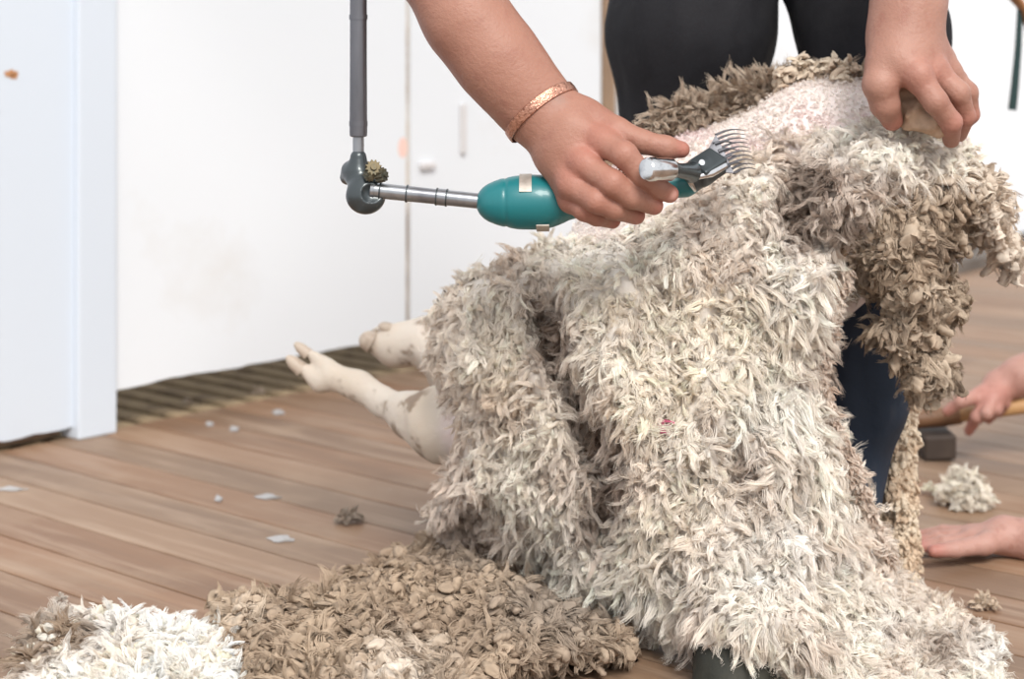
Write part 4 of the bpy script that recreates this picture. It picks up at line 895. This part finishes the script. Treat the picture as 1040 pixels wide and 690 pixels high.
fB = [([P(995, 402, 2.84), P(975, 408, 2.82), P(962, 418, 2.83)], [.0115, .010, .0075]), ([P(1003, 408, 2.83), P(992, 424, 2.82), P(984, 438, 2.84)], [.0115, .0098, .0075]),
      ([P(1010, 404, 2.83), P(1002, 420, 2.81), P(990, 428, 2.83)], [.0115, .0098, .0078]), ([P(1016, 400, 2.84), P(1012, 416, 2.82), P(1004, 426, 2.84)], [.0112, .0095, .0075]), ([P(1020, 396, 2.86), P(1020, 410, 2.84), P(1014, 420, 2.86)], [.0105, .009, .007])]
pB = [[wB, P(1015, 393, 2.86), fB[k][0][0]] for k in range(5)]; prB = [[.024, .019, .0135]]*5
J2 = dict(hip=np.array([1.55, 2.75, .38]), chest=np.array([1.28, 2.62, .44]), shR=np.array([1.16, 2.48, .44]), shL=np.array([1.18, 2.80, .46]), neck=np.array([1.12, 2.62, .52]), head=np.array([1.02, 2.60, .60]),
          look=np.array([-.85, -.1, -.5]), up=np.array([-.45, 0, .85]), elR=np.array([.96, 2.36, .16]), elL=np.array([.98, 2.84, .24]), wrR=wA+[.01, 0, 0], wrL=wB+[.01, 0, 0],
          knR=np.array([1.42, 2.55, .075]), knL=np.array([1.42, 2.92, .075]), anR=np.array([1.78, 2.56, .06]), anL=np.array([1.78, 2.92, .06]))
J2['up'] = J2['up']-unit(J2['look'])*np.dot(J2['up'], unit(J2['look']))
def f_h2(p):
    a = hand_sdf(p, pA, prA, fA, .010, .005); a = smin(a, chain_(p, [wA, J2['elR']], [.025, .040], .01), .012)
    return np.maximum(a, .0005-p[:, 2])
def f_h3(p):
    a = hand_sdf(p, pB, prB, fB, .010, .005); return smin(a, chain_(p, [wB, J2['elL']], [.027, .042], .01), .012)
V1, F1 = sdf_mesh(f_h2, [.46, 2.20, -.004], [1.02, 2.46, .24], .0024); V2, F2 = sdf_mesh(f_h3, [.62, 2.74, .0], [1.05, 2.95, .32], .0026)
V3, F3, ax = body_rest(J2, .007); V3[:, 2] = np.maximum(V3[:, 2], .002)
pk = (.40, .225, .185); c1 = skin_cols(V1, pk, red, [(f[0][-1], .014, .5) for f in fA]); c2 = skin_cols(V2, pk, (.42, .15, .12), [(f[0][-1], .02, .5) for f in fB]+[(f[0][0], .02, .35) for f in fB]); c3 = skin_cols(V3, pk, red, [])
Vb, Fb, Cb = merge([(V1, F1, c1), (V2, F2, c2), (V3, F3, c3)]); link('body', np_mesh('body', Vb, Fb, True, Cb), mman, k2_)
head_bits(J2, ax, k2_, (.12, .07, .04))
def f_s2(p):
    d = cap_(p, J2['hip'], J2['chest'], .140, .150); d = smin(d, cap_(p, J2['shR'], J2['shL'], .075, .075), .06)
    for s in 'RL': d = smin(d, cap_(p, J2['sh'+s], J2['sh'+s]*.45+J2['el'+s]*.55, .068, .060), .03)
    return d+.006*vnoise(p*12, 7)
V, F = sdf_mesh(f_s2, [.85, 2.2, .15], [1.8, 3.1, .75], .008); link('shirt', np_mesh('shirt', V, F), mat('faded_shirt', (.10, .14, .20), .85, bump=(200, .3, .001)), k2_)
def f_t2(p):
    d = cap_(p, J2['hip'], J2['hip']+[-.04, 0, 0], .152, .15)
    for s in 'RL': d = smin(d, chain_(p, [J2['hip']+[0, -.08 if s == 'R' else .08, -.02], J2['kn'+s], J2['an'+s]], [.105, .075, .058], .03), .03)
    return np.maximum(d+.006*vnoise(p*14, 9), .002-p[:, 2])
V, F = sdf_mesh(f_t2, [1.2, 2.3, -.01], [1.95, 3.15, .6], .008); link('trousers', np_mesh('trousers', V, F), mat('navy_trousers', (.02, .03, .05), .85), k2_)
m_ = MB(); c_ = wA*.93+J2['elR']*.07; dd = unit(J2['elR']-wA); s1 = unit(np.cross(dd, [0, 0, 1])); s2 = np.cross(s1, dd); V = []
pts = [c_+(s1*math.cos(6.283*k/28)+s2*math.sin(6.283*k/28))*.0285 for k in range(29)]; m_.tube(pts, .003, 8, cap=False); m_.build('wristband', mat('brown_cord', (.16, .08, .05), .7), k2_, True)

# ------------------------------------------------------------------ broom under the far hand
bm = empty('broom', P(950, 452, 2.93)*[1, 1, 0], 'wooden handled board broom with a dark head held by the hand at the right edge', 'broom')
mh = mat('broom_wood', (.50, .29, .13), .45, noise=(14, (.28, .15, .07), .45, .7, (.3, 1, 1)))
m_ = MB(); m_.tube([P(926, 427, 2.90), P(930, 426, 2.895), P(955, 424, 2.89), P(976, 421, 2.88)], [.010, .0150, .0155, .0150], 18); m_.build('socket', mat('socket_wood', (.20, .10, .05), .5, noise=(20, (.12, .06, .03), .4, .7)), bm, True)
m_ = MB(); m_.tube([P(974, 421, 2.88), P(1000, 418, 2.87), P(1050, 411, 2.85), P(1300, 380, 2.80)], [.0125, .0122, .0122, .012], 18); m_.build('handle', mh, bm, True)
m_ = MB(); xh = unit(P(965, 430, 2.9)-P(930, 432, 2.9)); c_ = P(948, 444, 2.90); c_[2] = .021
m_.box(c_, xh, np.cross(Z, xh), Z, (.050, .10, .038)); m_.build('head', mat('broom_head', (.035, .022, .016), .7, noise=(12, (.06, .04, .028), .45, .75)), bm, bevel=.004)

# hanging cord and strap at the top right corner
hc = empty('hanging_cord', P(1030, 60, 3.1), 'thin dark green cord hanging from a brown leather strap in the top right corner', 'cord')
m_ = MB(); m_.tube([P(1036, 8, 3.1), P(1034, 50, 3.1), P(1031, 85, 3.1), P(1028, 112, 3.1)], [.005, .006, .007, .0075], 12); m_.build('cord', mat('green_cord', (.01, .035, .035), .6), hc, True)
m_ = MB(); pp_ = [P(1014, -14, 3.1), P(1030, -4, 3.1), P(1040, 10, 3.1), P(1048, 40, 3.1), P(1062, 60, 3.1), P(1120, 60, 3.12)]; m_.tube(pp_, [.016, .020, .014, .013, .013, .013], 14, flat=.5)
q = P(1014, -14, 3.1); m_.tube([q, q+[-.02, 0, .25], q+[-.02, 0, 1.0], np.array([q[0]-.02, q[1], 2.3])], [.016, .010, .010, .010], 12, flat=.5); m_.build('strap', mat('leather_strap', (.30, .13, .05), .6, noise=(12, (.18, .08, .03), .4, .7)), hc, True)
